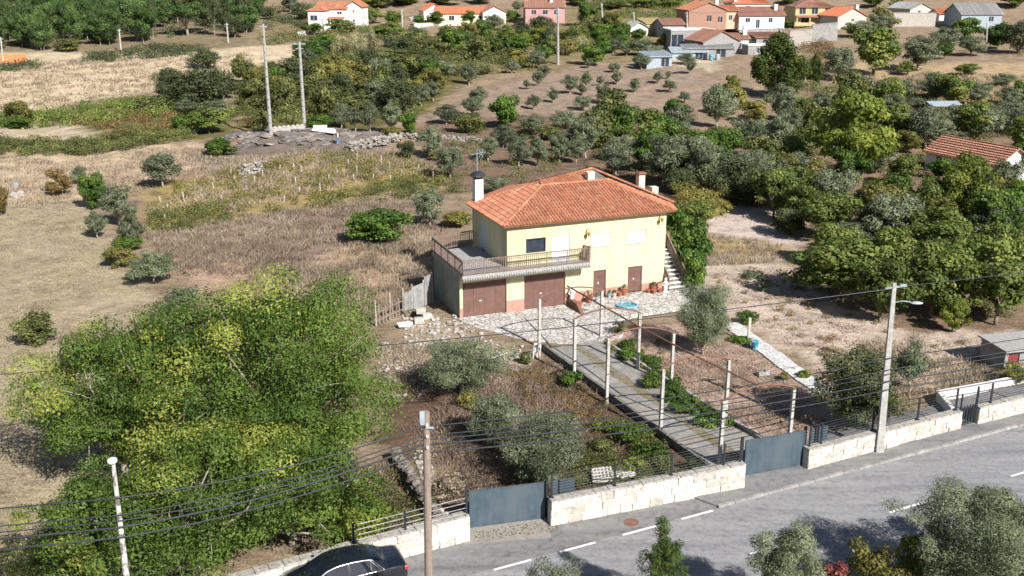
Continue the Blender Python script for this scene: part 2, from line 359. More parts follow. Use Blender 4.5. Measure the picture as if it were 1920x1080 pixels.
jit = P + np.stack([np.sin(P[:, 1] * 1.9 + 2 * np.sin(P[:, 0] * .8)) + .6 * np.sin(P[:, 1] * 4.7 + P[:, 0] * 3), np.sin(P[:, 0] * 1.7 + 2 * np.sin(P[:, 1] * .9)) + .6 * np.sin(P[:, 0] * 5.1 - P[:, 1] * 2)], 1) * (.22 + P[:, 1:2] * .004) + RNG.normal(0, .12, P.shape)
col = np.tile(np.array([*S(166, 146, 126), 1.]), (len(P), 1))
ZW = []
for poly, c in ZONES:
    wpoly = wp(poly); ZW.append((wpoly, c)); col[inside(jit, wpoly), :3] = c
cg = col.reshape(ny, nx, 4).copy()
for _ in range(1):
    cg[1:-1, 1:-1] = (cg[1:-1, 1:-1] * 2 + cg[:-2, 1:-1] + cg[2:, 1:-1] + cg[1:-1, :-2] + cg[1:-1, 2:]) / 6
col = cg.reshape(-1, 4)
Z = hz(P[:, 0], P[:, 1]) - .03 + np.clip(RNG.normal(0, .014, len(P)), -.03, .03) * (P[:, 1] > 30)
idx = np.arange(nx * ny).reshape(ny, nx)
F = np.stack([idx[:-1, :-1], idx[:-1, 1:], idx[1:, 1:], idx[1:, :-1]], -1).reshape(-1, 4)
def mat_ground():
    m, t, b = newmat('field ground')
    a = t.nodes.new('ShaderNodeAttribute'); a.attribute_name = 'zone'
    n1 = noise(t, .5, 8, .72); r1 = ramp(t, [(.30, (.50, .47, .43)), (.46, (.95, .94, .92)), (.70, (1.30, 1.29, 1.26))]); t.links.new(n1, r1.inputs[0])
    n2 = noise(t, 5.5, 6, .75, stretch=(1, 1.8, 1)); r2 = ramp(t, [(.34, (.42, .39, .37)), (.48, (1, 1, 1)), (.64, (1.35, 1.35, 1.33))]); t.links.new(n2, r2.inputs[0])
    n3 = noise(t, .16, 4, .6); r3 = ramp(t, [(.42, (0, 0, 0)), (.62, (.45, .45, .45))]); t.links.new(n3, r3.inputs[0])
    c = mix(t, a.outputs['Color'], r1.outputs[0], 1.0, 'MULTIPLY'); c = mix(t, c, r2.outputs[0], 1.0, 'MULTIPLY')
    n5 = noise(t, 1.5, 5, .65, stretch=(.5, 3, 1)); r5 = ramp(t, [(.35, (.74, .72, .69)), (.5, (1, 1, 1)), (.66, (1.22, 1.2, 1.17))]); t.links.new(n5, r5.inputs[0]); c = mix(t, c, r5.outputs[0], 1.0, 'MULTIPLY')
    g = mix(t, c, (.86, .93, .78), 1.0, 'MULTIPLY'); c = mix(t, c, g, r3.outputs[0])
    t.links.new(c, b.inputs['Base Color']); b.inputs['Roughness'].default_value = .97; b.inputs['Specular IOR Level'].default_value = .1
    bump(t, b, noise(t, 3.5, 8, .8), .9, .12)
    return m
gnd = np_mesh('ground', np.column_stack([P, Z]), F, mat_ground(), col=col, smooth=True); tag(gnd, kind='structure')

def struct(mb, name, m, bevel=0, parent=None):
    o = mb.build(name, m, parent, bevel=bevel)
    if not parent: tag(o, kind='structure')
    return o
def sheet(pix, z, name, m, parent=None, sub=0):
    pts = [ground(*p) for p in pix]; mb = MB(); mb.poly([(p.x, p.y, z) for p in pts]); return struct(mb, name, m, parent=parent)

# ------------------------------------------------------------------ road, bay, pavement, driveway, patio, paths
RD = Vector((.943, .333, 0)).normalized(); RN = Vector((-RD.y, RD.x, 0))     # along the road, across towards the garden
E0 = ground(1345, 953); E0.z = 0
RD = (ground(1900, 803) - E0); RD.z = 0; RD.normalize(); RN = Vector((-RD.y, RD.x, 0))
def rp(s, n, z=0): return (E0 + RD * s + RN * n) + Vector((0, 0, z))
mb = MB(); mb.poly([rp(-60, -7.1, .012), rp(80, -7.1, .012), rp(80, 0.0, .012), rp(-60, 0.0, .012)]); road = struct(mb, 'road', M['asphalt'])
mb = MB(); mb.poly([rp(-60, 0, .016), rp(0, 0, .016), rp(0, 3.4, .016), rp(-60, 4.6, .016)]); struct(mb, 'parking_bay', M['asphalt2'])
mb = MB(); mb.poly([rp(0, 0.14, .10), rp(80, 0.14, .10), rp(80, 5.5, .10), rp(12, 3.6, .10), rp(4, 3.2, .10), rp(-1.1, 2.6, .10)], .1); struct(mb, 'pavement', M['asphalt2'])
mb = MB()
for i in range(90): mb.cur = random.random(); mb.box(rp(.5 + i * .9, .05, .055), (.885, .17, .115), math.atan2(RD.y, RD.x))
struct(mb, 'kerb', mat_noise('worn kerb', (.20, .195, .185), (.36, .35, .33), 4, .9, .3, tint=.15), bevel=.015)
for s0 in np.arange(-34.4, -.5, 2.95):
    mb = MB(); mb.poly([rp(s0, -.16, .017), rp(s0 + 1.65, -.16, .017), rp(s0 + 1.65, -.03, .017), rp(s0, -.03, .017)]); struct(mb, 'bay_dash', M['paint'], parent=road)
for s0 in np.arange(-38.8, 70, 7.55):
    mb = MB(); mb.poly([rp(s0, -3.62, .017), rp(s0 + 2.6, -3.62, .017), rp(s0 + 2.6, -3.49, .017), rp(s0, -3.49, .017)]); struct(mb, 'lane_dash', M['paint'], parent=road)
p = ground(1184, 980); t = empty('manhole_cover', (p.x, p.y, .017)); tag(t, 'round rusty manhole cover set in the parking bay asphalt', 'manhole cover')
mb = MB(); mb.lathe((0, 0, 0), [(.33, 0), (.33, .012), (.30, .012)], 28); mb.build('frame', M['rust'], t)
mb = MB(); mb.lathe((0, 0, 0), [(.29, 0), (.29, .009), (.27, .011)], 28)
for k in range(-3, 4): mb.box((0, k * .07, .0125), (.36, .03, .003))
mb.build('lid', M['rust'], t)

O = Vector((-3.5, 64.45, 0)); HA = R(21.5); HU = Vector((math.cos(HA), math.sin(HA), 0)); HV = Vector((-HU.y, HU.x, 0))
def hp(u, v, z=0): return O + HU * u + HV * v + Vector((0, 0, z))
def patio_z(u): return .03 + .33 * min(1, max(0, (u - 8.0) / 2.5))
mb = MB()
N = 60
outl = {0: (-2.6, -.05)}
def patio_front(u):                                   # distance of the patio's front edge from the facade
    pts = [(-.1, -.6), (.4, -2.0), (2.2, -5.0), (4.4, -6.8), (7.0, -7.6), (8.8, -7.0), (9.2, -4.8), (11.5, -4.2), (14, -4.2), (17.8, -3.0)]
    return float(np.interp(u, [a for a, _ in pts], [b for _, b in pts]))
for i in range(N):
    u0, u1 = -.1 + 17.9 * i / N, -.1 + 17.9 * (i + 1) / N
    a, b = patio_z(u0), patio_z(u1)
    mb.poly([hp(u0, patio_front(u0), a), hp(u1, patio_front(u1), b), hp(u1, .15, b), hp(u0, .15, a)], .3)
struct(mb, 'patio', M['crazy'])

DL = [ground(1022, 655), ground(1345, 893)]; DR = [ground(1120, 638), ground(1478, 862)]
for q in DL + DR: q.z = 0
def dv(a, b, z): # a along 0..1, b across 0..1
    return (DL[0] * (1 - a) + DL[1] * a) * (1 - b) + (DR[0] * (1 - a) + DR[1] * a) * b + Vector((0, 0, z))
mb = MB()
for i in range(14):
    for b0, b1 in ((.04 + random.uniform(-.015, .02), .43 + random.uniform(-.025, .03)), (.58 + random.uniform(-.025, .03), .96 + random.uniform(-.02, .015))):
        mb.cur = random.random(); mb.poly([dv(i / 14 + .002, b0, .035), dv((i + 1) / 14 - .002, b0, .035), dv((i + 1) / 14 - .002, b1, .035), dv(i / 14 + .002, b1, .035)], .06)
struct(mb, 'driveway', mat_noise('worn driveway concrete', (.15, .142, .13), (.31, .30, .285), 2.2, .95, .4, c3=(.25, .22, .19), lo=.25, hi=.65, tint=.1))
mb = MB(); mb.poly([dv(0, .0, .02), dv(1, .0, .02), dv(1, 1, .02), dv(0, 1, .02)]); struct(mb, 'driveway_verge', mat_noise('dry verge', (.115, .10, .055), (.27, .235, .165), 3.5, .95, .6, c3=(.20, .185, .165)))
mb = MB(); mb.poly([rp(2.2, 3.1, .11), rp(5.3, 3.2, .11), dv(1, 1.15, .04), dv(1, -.15, .04)]); struct(mb, 'gate_apron', M['concrete'])
mb = MB(); a0, a1 = ground(880, 1000), ground(1023, 985)
mb.poly([(a0.x - .2, a0.y - .9, .022), (a1.x + .2, a1.y - 1.0, .022), (a1.x, a1.y + .6, .022), (a0.x, a0.y + .6, .022)]); struct(mb, 'gate_threshold', mat_noise('leaf strewn concrete', (.22, .21, .20), (.33, .29, .25), 6, .95, .3))
# low concrete walls each side of the driveway
for nm, b, lab, h, a0 in (('garden_edging', -.04, 'low dark concrete edging wall on the left side of the driveway', .42, 0.0), ('garden_edging', 1.04, 'low concrete edging wall on the right side of the driveway', .22, .05)):
    mb = MB()
    for i in range(16): mb.cur = random.random(); p, q = dv(a0 + (1 - a0) * i / 16, b, h / 2), dv(a0 + (1 - a0) * (i + 1) / 16 - .001, b, h / 2); mb.bar(p, q, .17 + random.uniform(0, .02), h + random.uniform(-.03, .03))
    tag(mb.build(nm, M['darkcon' if b < 0 else 'concrete'], bevel=.015), lab, 'edging wall')
pa = [ground(1368, 606), ground(1545, 735)]
mb = MB(); d = (pa[1] - pa[0]); d.z = 0; n = Vector((-d.y, d.x, 0)).normalized()
L1, L2 = [], []
for i in range(13):
    c = pa[0] + d * (i / 12); L1.append(c - n * (.62 + random.uniform(-.07, .07)) + Vector((0, 0, .05))); L2.append(c + n * (.55 + random.uniform(-.07, .07)) + Vector((0, 0, .05)))
for i in range(12): mb.poly([L1[i], L1[i + 1], L2[i + 1], L2[i]], .1)
struct(mb, 'garden_path', M['crazy2'])

# ------------------------------------------------------------------ main house (local axes: u along the facade, v back, z up)
def tile_roof(mb, P0, U, Vv, poly, pitch=.235, row=.42, r=.088):
    """barrel tiles over a planar polygon; P0 origin, U along the eave, Vv up the slope (unit vectors), poly in (s,t)"""
    Nn = U.cross(Vv).normalized()
    mb.cur = .25; mb.add([P0 + U * s + Vv * t for s, t in poly], [tuple(range(len(poly)))])
    mb.add([P0 + U * s + Vv * t - Nn * .09 for s, t in poly], [tuple(range(len(poly)))[::-1]])
    n = len(poly)
    for i in range(n):
        (s1, t1), (s2, t2) = poly[i], poly[(i + 1) % n]
        a, b = P0 + U * s1 + Vv * t1, P0 + U * s2 + Vv * t2; mb.add([a, b, b - Nn * .09, a - Nn * .09], [(0, 1, 2, 3)])
    s = min(p[0] for p in poly) + pitch / 2; smax = max(p[0] for p in poly)
    while s < smax:
        ts = []
        for i in range(n):
            (s1, t1), (s2, t2) = poly[i], poly[(i + 1) % n]
            if (s1 <= s) != (s2 <= s): ts.append(t1 + (t2 - t1) * (s - s1) / (s2 - s1))
        if len(ts) >= 2:
            t0, t1 = min(ts), max(ts); t = t0 - .05
            while t < t1 - .03:
                te = min(t + row + .03, t1); mb.cur = random.random(); js = random.uniform(-.008, .008)
                ring = []
                for tt, rr, lift in ((t, r, .035), (te, r * .8, .005)):
                    for k in range(6):
                        a = math.pi * k / 5; ring.append(P0 + U * (s + js + rr * math.cos(a) * 1.15) + Vv * tt + Nn * (rr * math.sin(a) * .8 + lift))
                mb.add(ring, [(k, k + 1, k + 7, k + 6) for k in range(5)] + [(0, 5, 4, 3, 2, 1)])
                t += row
        s += pitch
def ridge(mb, a, b, r=.13, row=.42):
    a, b = Vector(a), Vector(b); d = (b - a); n = max(1, int(d.length / row))
    x = d.normalized(); y = x.cross(Vector((0, 0, 1))).normalized(); z = y.cross(x)
    for i in range(n):
        mb.cur = random.random(); p, q = a + d * i / n, a + d * (i + 1.08) / n; ring = []
        for c, rr in ((p, r), (q, r * .82)):
            for k in range(7): an = math.pi * k / 6; ring.append(c + y * rr * math.cos(an) + z * (rr * math.sin(an) * .8 + .02))
        mb.add(ring, [(k, k + 1, k + 8, k + 7) for k in range(6)] + [(0, 6, 5, 4, 3, 2, 1)])
def roof_face(mb, pts):
    """planar polygon, first edge is the eave"""
    p = [Vector(q) for q in pts]; U = (p[1] - p[0]); U.normalize(); Nn = (p[1] - p[0]).cross(p[2] - p[0]).normalized()
    if Nn.z < 0: Nn = -Nn
    Vv = Nn.cross(U).normalized(); 
    tile_roof(mb, p[0], U, Vv, [((q - p[0]).dot(U), (q - p[0]).dot(Vv)) for q in p])
def wall_holes(mb, u0, u1, z0, z1, holes, v=0.0, depth=.2):
    us = sorted({u0, u1, *[h[0] for h in holes], *[h[1] for h in holes]}); zs = sorted({z0, z1, *[h[2] for h in holes], *[h[3] for h in holes]})
    for a, b in zip(us, us[1:]):
        for c, d in zip(zs, zs[1:]):
            if any(h[0] <= a and b <= h[1] and h[2] <= c and d <= h[3] for h in holes): continue
            mb.add([(a, v, c), (b, v, c), (b, v, d), (a, v, d)], [(0, 1, 2, 3)])
    for a, b, c, d in holes:
        mb.add([(a, v, c), (a, v + depth, c), (a, v + depth, d), (a, v, d)], [(0, 1, 2, 3)])
        mb.add([(b, v, c), (b, v + depth, c), (b, v + depth, d), (b, v, d)], [(3, 2, 1, 0)])
        mb.add([(a, v, d), (a, v + depth, d), (b, v + depth, d), (b, v, d)], [(0, 1, 2, 3)])
        mb.add([(a, v, c), (a, v + depth, c), (b, v + depth, c), (b, v, c)], [(3, 2, 1, 0)])
house = empty('farmhouse', O, HA); tag(house, 'pale yellow two storey house with red clay tile roof, garage doors and corner terrace', 'house')
G1 = (.22, 3.36, .0, 2.46); G2 = (4.66, 7.75, .0, 2.5); D1 = (9.9, 10.9, .30, 2.3); D2 = (12.62, 13.78, .36, 2.28)
W1 = (4.8, 6.2, 4.12, 5.06); S1 = (6.66, 8.05, 3.22, 5.1); S2 = (9.65, 11.15, 4.04, 5.0); S3 = (12.44, 13.93, 3.99, 4.96)
mb = MB()
wall_holes(mb, 3.4, 15.55, 0, 6.2, [G2, D1, D2, W1, S1, S2, S3])
mb.add([(15.55, 0, 0), (15.55, 11, 0), (15.55, 11, 6.2), (15.55, 0, 6.2)], [(0, 1, 2, 3)])
mb.add([(3.4, 7, 0), (8, 7, 0), (8, 7, 6.2), (3.4, 7, 6.2)], [(3, 2, 1, 0)]); mb.add([(8, 7, 0), (8, 11, 0), (8, 11, 6.2), (8, 7, 6.2)], [(3, 2, 1, 0)])
mb.add([(8, 11, 0), (15.55, 11, 0), (15.55, 11, 6.2), (8, 11, 6.2)], [(3, 2, 1, 0)])
for a, b in zip([0, 4.15, 5.1], [4.15, 5.1, 7]):
    if a == 4.15: mb.add([(3.4, a, 5.2), (3.4, b, 5.2), (3.4, b, 6.2), (3.4, a, 6.2)], [(3, 2, 1, 0)])
    else: mb.add([(3.4, a, 0), (3.4, b, 0), (3.4, b, 6.2), (3.4, a, 6.2)], [(3, 2, 1, 0)])
mb.add([(3.4, 0, 6.195), (15.55, 0, 6.195), (15.55, 11, 6.195), (8, 11, 6.195), (8, 7, 6.195), (3.4, 7, 6.195)], [tuple(range(6))])
mb.build('wall', M['yellowwall'], house)
gmat = M['darkcon']
mb = MB(); wall_holes(mb, 0, 3.395, 0, 2.95, [G1])
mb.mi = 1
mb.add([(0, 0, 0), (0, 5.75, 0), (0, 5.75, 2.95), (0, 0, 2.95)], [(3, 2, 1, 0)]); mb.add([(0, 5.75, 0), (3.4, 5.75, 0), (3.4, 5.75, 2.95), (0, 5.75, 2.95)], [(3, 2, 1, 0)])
mb.build('garage_wall', [M['yellowwall'], mat_noise('grey green garage side', (.20, .22, .18), (.30, .32, .26), 1.5, .95, .1)], house)  # side and back faces get a darker grey green than the yellow front
for a, b, c, d in ((-.02, .22, 0, .72), (3.36, 4.66, 0, .86), (7.75, 9.9, .1, .92), (10.9, 12.62, .1, .92), (13.78, 15.57, .1, .92)): mb = MB(); mb.bb((a, -.02, c), (b, .0, d)); mb.build('plinth', M['pink'], house)
for (a, b, c, d), nl, lab in ((G1, 3, None), (G2, 3, None)):
    mb = MB(); wd = (b - a) / 4
    for k in range(4): mb.bb((a + k * wd + .006, .13, c + .02), (a + (k + 1) * wd - .006, .18, d - .02))
    for k in (0, 3):
        mb.bb((a + k * wd + .08, .124, c + .12), (a + (k + 1) * wd - .08, .13, c + .16)); mb.bb((a + k * wd + .08, .124, d - .3), (a + (k + 1) * wd - .08, .13, d - .26))
    go = mb.build('garage_door', M['door'], house)
    mb = MB(); mb.bb(((a + b) / 2 - .35, .105, 1.05), ((a + b) / 2 - .2, .13, 1.11)); mb.build('handle', M['paint'], go)
for a, b, c, d in (D1, D2):
    mb = MB(); n = 2
    for k in range(n): w_ = (b - a - .1) / n; mb.bb((a + .05 + k * w_ + .004, .10, c + .02), (a + .05 + (k + 1) * w_ - .004, .145, d - .05))
    do = mb.build('door', M['door'], house)
    mb = MB(); mb.bb((a, .05, c), (a + .05, .16, d)); mb.bb((b - .05, .05, c), (b, .16, d)); mb.bb((a + .05, .05, d - .05), (b - .05, .16, d)); mb.build('frame', M['railing'], do)
    mb = MB(); mb.bb(((a + b) / 2 - .1, .075, 1.25), ((a + b) / 2 - .04, .10, 1.4)); mb.build('handle', M['paint'], do)
a, b, c, d = W1
mb = MB(); mb.bb((a + .05, .08, c + .05), (b - .05, .1, d - .05)); wo = mb.build('window', M['glass'], house)
mb = MB(); mb.bb((a - .02, -.015, c - .02), (b + .02, .1, c + .05)); mb.bb((a - .02, -.015, d - .05), (b + .02, .1, d + .02)); mb.bb((a - .02, -.015, c + .05), (a + .05, .1, d - .05)); mb.bb((b - .05, -.015, c + .05), (b + .02, .1, d - .05)); mb.build('frame', M['dark'], wo)
for q in (S1, S2, S3):
    a, b, c, d = q; mb = MB(); n = int((d - c) / .055)
    for k in range(n): z0 = c + .03 + (d - c - .06) * k / n; mb.bb((a + .03, .05, z0), (b - .03, .066, z0 + (d - c - .06) / n - .004))
    sh = mb.build('roller_shutter', M['shutter'], house)
    mb = MB(); mb.bb((a, -.01, c + .03), (a + .03, .07, d)); mb.bb((b - .03, -.01, c + .03), (b, .07, d)); mb.bb((a + .03, -.01, d - .03), (b - .03, .07, d))
    mb.bb((a - .06, -.05, c - .04), (b + .06, .07, c + .03)); mb.build('frame', M['palecon'], sh)
mb = MB(); mb.bb((3.44, 4.17, 3.32), (3.47, 5.08, 5.18)); sd_ = mb.build('terrace_door', mat_noise('pale blue door', (.40, .50, .62), (.46, .56, .68), 2, .5, 0), house)
mb = MB(); mb.bb((3.37, 4.1, 3.3), (3.44, 4.17, 5.26)); mb.bb((3.37, 5.08, 3.3), (3.44, 5.15, 5.26)); mb.bb((3.37, 4.17, 5.19), (3.44, 5.08, 5.26)); mb.build('frame', M['whitepaint'], sd_)
# roofs
EZ = 6.22
A = (2.95, -.5, EZ); B = (16.05, -.5, EZ); R1 = (7.7, 4.15, 7.76); R2 = (12.55, 4.15, 7.76)
LB = (2.95, 7.1, EZ); LP = (7.8, 4.9, 7.79); AP = (12.7, 6.4, 8.22); RF = (17.0, 1.5, 6.28); BL = (8, 11.4, 6.25); BR = (17.0, 11.4, 6.28)
mb = MB()
roof_face(mb, [A, B, R2, R1])
roof_face(mb, [LB, A, R1, LP])
roof_face(mb, [B, (16.75, 1.6, EZ), (13.1, 4.6, 7.75), R2])
roof_face(mb, [RF, BR, AP])
roof_face(mb, [R1, (11.5, 4.7, 7.72), AP, LP])
roof_face(mb, [BR, BL, AP]); roof_face(mb, [BL, LB, LP]); mb.add([BL, LP, AP], [(0, 1, 2)])
ro = mb.build('roof', M['tile'], house)
mb = MB(); ridge(mb, A, R1); ridge(mb, B, R2); ridge(mb, R1, R2); ridge(mb, LP, LB); ridge(mb, R1, LP, .1); ridge(mb, RF, AP); ridge(mb, LP, AP)
mb.build('ridge_tiles', M['tile'], ro)
mb = MB(); mb.add([(11.5, 4.75, 7.7), (12.7, 4.4, 7.72), (13.2, 4.7, 7.7), AP], [(0, 1, 3), (1, 2, 3)]); mb.build('gable', M['darkcon'], ro)
mb = MB()
for i in range(54): x = 3.05 + i * .24; mb.bb((x, -.42, EZ - .14), (x + .1, 0, EZ - .07))
mb.build('eave_soffit', M['pink'], ro)
def chimney(u, v, z0, z1, w_, m, cap):
    mb = MB(); mb.bb((u - w_ / 2, v - w_ / 2, z0), (u + w_ / 2, v + w_ / 2, z1)); ch = mb.build('chimney', m, ro)
    mb = MB()
    if cap == 'dome':
        for sx in (-1, 1):
            for sy in (-1, 1): mb.bb((u + sx * w_ * .36 - .05, v + sy * w_ * .36 - .05, z1), (u + sx * w_ * .36 + .05, v + sy * w_ * .36 + .05, z1 + .22))
        mb.lathe((u, v, z1 + .2), [(w_ * .95, 0), (w_ * .9, .1), (w_ * .55, .28), (.05, .36)], 12)
    elif cap == 'slab':
        for sx in (-1, 1): mb.bb((u + sx * w_ * .36 - .06, v - w_ * .4, z1), (u + sx * w_ * .36 + .06, v + w_ * .4, z1 + .1))
        mb.box((u, v, z1 + .16), (w_ * 1.5, w_ * 1.5, .12), top=.7)
    if cap: mb.build('cap', M['rust' if cap == 'slab' else 'dark'], ch)
chimney(3.75, 6.7, 6.3, 8.05, .62, M['white'], 'dome')
chimney(11.75, 4.75, 7.5, 8.35, .55, M['cream'], None)
chimney(16.1, 5.0, 6.6, 7.75, .5, M['cream'], 'slab')
chimney(16.7, 4.0, 6.2, 7.0, .5, M['cream'], None)
# aerial
mb = MB(); mb.tube([(3.9, 7.25, 5.2), (3.9, 7.25, 10.1)], .03, 6); mb.bar((3.4, 7.25, 9.7), (4.6, 7.25, 9.85), .03)
for k in range(7): q = 3.5 + k * .16; mb.bar((q, 6.95, 9.72 + k * .018), (q, 7.55, 9.72 + k * .018), .02)
mb.bar((4.05, 7.25, 9.5), (4.3, 7.1, 10.05), .04); mb.bar((4.05, 7.25, 10.05), (4.3, 7.1, 9.5), .04); mb.bar((3.9, 7.25, 5.6), (3.4, 7.0, 5.6), .04)
mb.build('tv_aerial', M['bluegrey'], house)
# terrace over the garage and balcony
mb = MB(); mb.bb((-.1, 0.0, 2.96), (3.398, 5.85, 3.26)); mb.bb((-.1, -.95, 3.06), (9.15, -.004, 3.26)); mb.build('terrace_slab', M['concrete'], house)
mb = MB(); mb.bb((-.13, -.99, 2.92), (9.18, -.952, 3.2))
mb.cur = .5
for i in range(54): u = -.05 + i * .172; mb.tube([(u, -1.16, 2.98), (u, -.93, 3.12)], .07, 8)
mb.build('balcony_edge', mat_noise('lichened cement tile', (.22, .22, .215), (.44, .43, .41), 6, .9, .3), house)
mb = MB()
for u in (.1, 1.7, 3.3, 5.2, 8.6): mb = MB(); mb.add([(u, -.9, 3.05), (u, -.03, 3.05), (u, -.03, 2.75), (u + .16, -.9, 3.05), (u + .16, -.03, 3.05), (u + .16, -.03, 2.75)], [(0, 1, 2), (5, 4, 3), (0, 2, 5, 3), (1, 4, 5, 2)]); mb.build('bracket', M['cream'], house)
def railing(mb, a, b, h=1.0, step=.15, base=.08):
    a, b = Vector(a), Vector(b); d = b - a; n = max(2, int(d.length / step))
    up = Vector((0, 0, 1)); mb.bar(a + up * h, b + up * h, .09, .06); mb.bar(a + up * base, b + up * base, .05)
    mb.bar(a + up * (h - .14), b + up * (h - .14), .025)
    for i in range(n + 1):
        p = a + d * i / n; th = .06 if i % 10 == 0 else .034; mb.bar(p, p + up * h, th)
mb = MB(); z = 3.26
railing(mb, (-.05, -.88, z), (9.1, -.88, z)); railing(mb, (9.1, -.88, z), (9.1, -.05, z)); railing(mb, (-.05, -.88, z), (-.05, 5.8, z)); railing(mb, (-.05, 5.8, z), (3.3, 6.6, z))
mb.bar((9.1, -.88, z), (9.1, -.88, z + 1.15), .16); mb.bar((8.98, -.84, z + .5), (8.98, -.5, z + .5), .12, .8)
mb.build('railing', M['railing'], house)
# stairs
mb = MB(); n = 12
for i in range(n): mb.bb((15.6, -.7 + i * .29, .1), (16.95, -.7 + (i + 1) * .29 - .001 * (i % 2), .36 + (i + 1) * .235 - .06))
mb.bb((15.6, -.7 + n * .29, .1), (16.95, 5.2, 3.14)); st = mb.build('staircase', M['darkcon'], house)
mb = MB()
for i in range(n): mb.bb((15.58, -.74 + i * .29, .36 + (i + 1) * .235 - .058), (16.98, -.7 + (i + 1) * .29 - .02, .36 + (i + 1) * .235))
mb.build('tread', M['whitepaint'], st)
mb = MB(); railing(mb, (17.0, -.65, .5), (17.0, 2.8, 3.2), .95, .12); railing(mb, (17.0, 2.8, 3.2), (17.0, 5.1, 3.2)); railing(mb, (15.64, -.65, .5), (15.64, .1, 1.1), .9, .12); mb.bar((15.1, -.75, .4), (15.1, -.75, 1.35), .05); mb.bar((15.1, -.75, 1.3), (15.64, -.65, 1.42), .05)
mb.build('handrail', M['railing'], st)
for u, z in ((9.3, 5.05), (15.0, 5.55)):
    mb = MB(); mb.bar((u, -.01, z - .3), (u, -.01, z + .3), .06); mb.tube([(u, 0, z + .25), (u, -.25, z + .35), (u, -.38, z + .2)], .025, 6)
    mb.lathe((u, -.38, z - .12), [(.05, 0), (.13, .22), (.15, .25), (.03, .34)], 8); mb.build('wall_lamp', mat_noise('brass lamp', (.30, .20, .06), (.45, .32, .12), 6, .5, 0), house)
# flower pots, pool, figures on the patio
def pot(u, v, r, h, m, lab, plant=None, cat='plant pot'):
    z = patio_z(u); p = hp(u, v, z); t = empty('plant_pot', p); tag(t, lab, cat, 'pots along the facade')
    mb = MB(); mb.lathe((0, 0, 0), [(r * .68, 0), (r * .98, h * .8), (r * 1.12, h * .82), (r * 1.12, h), (r * .95, h), (r * .9, h * .9)], 14); mb.build('pot', m, t)
    if plant: FOL.append((t, r, h, plant))
    return t
FOL = []
pot(8.55, -.75, .2, .3, M['terracotta'], 'terracotta pot nearest the stone block at the right garage door')
pot(9.35, -.55, .25, .38, M['terracotta'], 'wide terracotta pot just left of the narrow brown door', 'green')
pot(9.85, -.75, .16, .3, M['bluegrey'], 'small grey pot in front of the left jamb of the narrow brown door', 'green')
pot(10.9, -.55, .16, .3, M['bluegrey'], 'small grey green pot just right of the narrow brown door', 'olive')
pot(11.25, -.6, .18, .3, M['palecon'], 'pale pot with a small plant right of the narrow brown door', 'green')
pot(11.75, -.5, .2, .32, M['terracotta'], 'terracotta pot midway between the two ground floor doors')
pot(12.15, -.45, .22, .42, M['terracotta'], 'terracotta pot with a dark plant left of the wide brown door', 'oak')
pot(14.05, -.5, .17, .26, M['terracotta'], 'leftmost terracotta pot right of the wide brown door')
pot(14.35, -.8, .19, .28, M['terracotta'], 'front terracotta pot in the cluster by the stairs')
pot(14.55, -.4, .2, .34, M['terracotta'], 'terracotta pot with a leafy plant in the cluster by the stairs', 'oak')
pot(14.8, -.8, .18, .27, M['terracotta'], 'rightmost terracotta pot in the cluster by the stairs')
for nm, lab, u, v in (('garden_statue', 'small white garden statue on the block by the right garage door', 8.1, -.35), ('garden_statue', 'small white garden statue at the foot of the staircase', 15.2, -.9)):
    z = patio_z(u) + (.35 if u < 9 else 0); t = empty(nm, hp(u, v, z)); tag(t, lab, 'statue', 'white statues')
    mb = MB(); mb.lathe((0, 0, 0), [(.2, 0), (.2, .08), (.15, .12), (.16, .4), (.11, .62), (.17, .72), (.14, .82), (.06, .88), (.1, .96), (.09, 1.05), (.02, 1.1)], 12)
    mb.tube([(-.14, 0, .76), (-.22, -.08, .55), (-.06, -.16, .5)], [.05, .045, .03], 7); mb.tube([(.14, 0, .76), (.2, -.1, .6), (.05, -.17, .55)], [.05, .045, .03], 7); mb.build('figure', M['white'], t)
mb = MB(); mb.bb((-.13, -.7, 0), (.13, .8, .5)); mb.box((0, 0.05, .53), (.32, 1.56, .06)); mb.add([(-.13, -.7, 0), (.13, -.7, 0), (.13, -1.5, 0), (-.13, -1.5, 0), (-.13, -.7, .5), (.13, -.7, .5)], [(0, 3, 4), (1, 5, 2), (3, 2, 5, 4)]); o = mb.build('stone_block', M['rust'], bevel=.01); o.location = hp(8.05, -.85, .02); o.rotation_euler.z = HA
tag(o, 'low pink brown block wall between the right garage door and the pots', 'low wall')
p = hp(11.2, -2.7, .36); t = empty('paddling_pool', p); tag(t, 'round blue plastic paddling pool lying on the patio', 'paddling pool'); t.scale = (.82, .75, .7)
mb = MB(); ring = [(math.cos(a) * .85, math.sin(a) * .8, .1 + .02 * math.sin(3 * a)) for a in [2 * math.pi * k / 28 for k in range(29)]]; mb.tube(ring, .09, 8, False)
ring = [(math.cos(a) * .62, math.sin(a) * .58, .06 + .03 * math.sin(2 * a)) for a in [2 * math.pi * k / 28 for k in range(29)]]; mb.tube(ring, .05, 6, False); mb.build('rim', M['pool'], t, smooth=True)
mb = MB(); mb.lathe((0, 0, 0), [(.8, .01), (.8, .07), (.1, .06)], 24); mb.build('liner', M['water'], t)

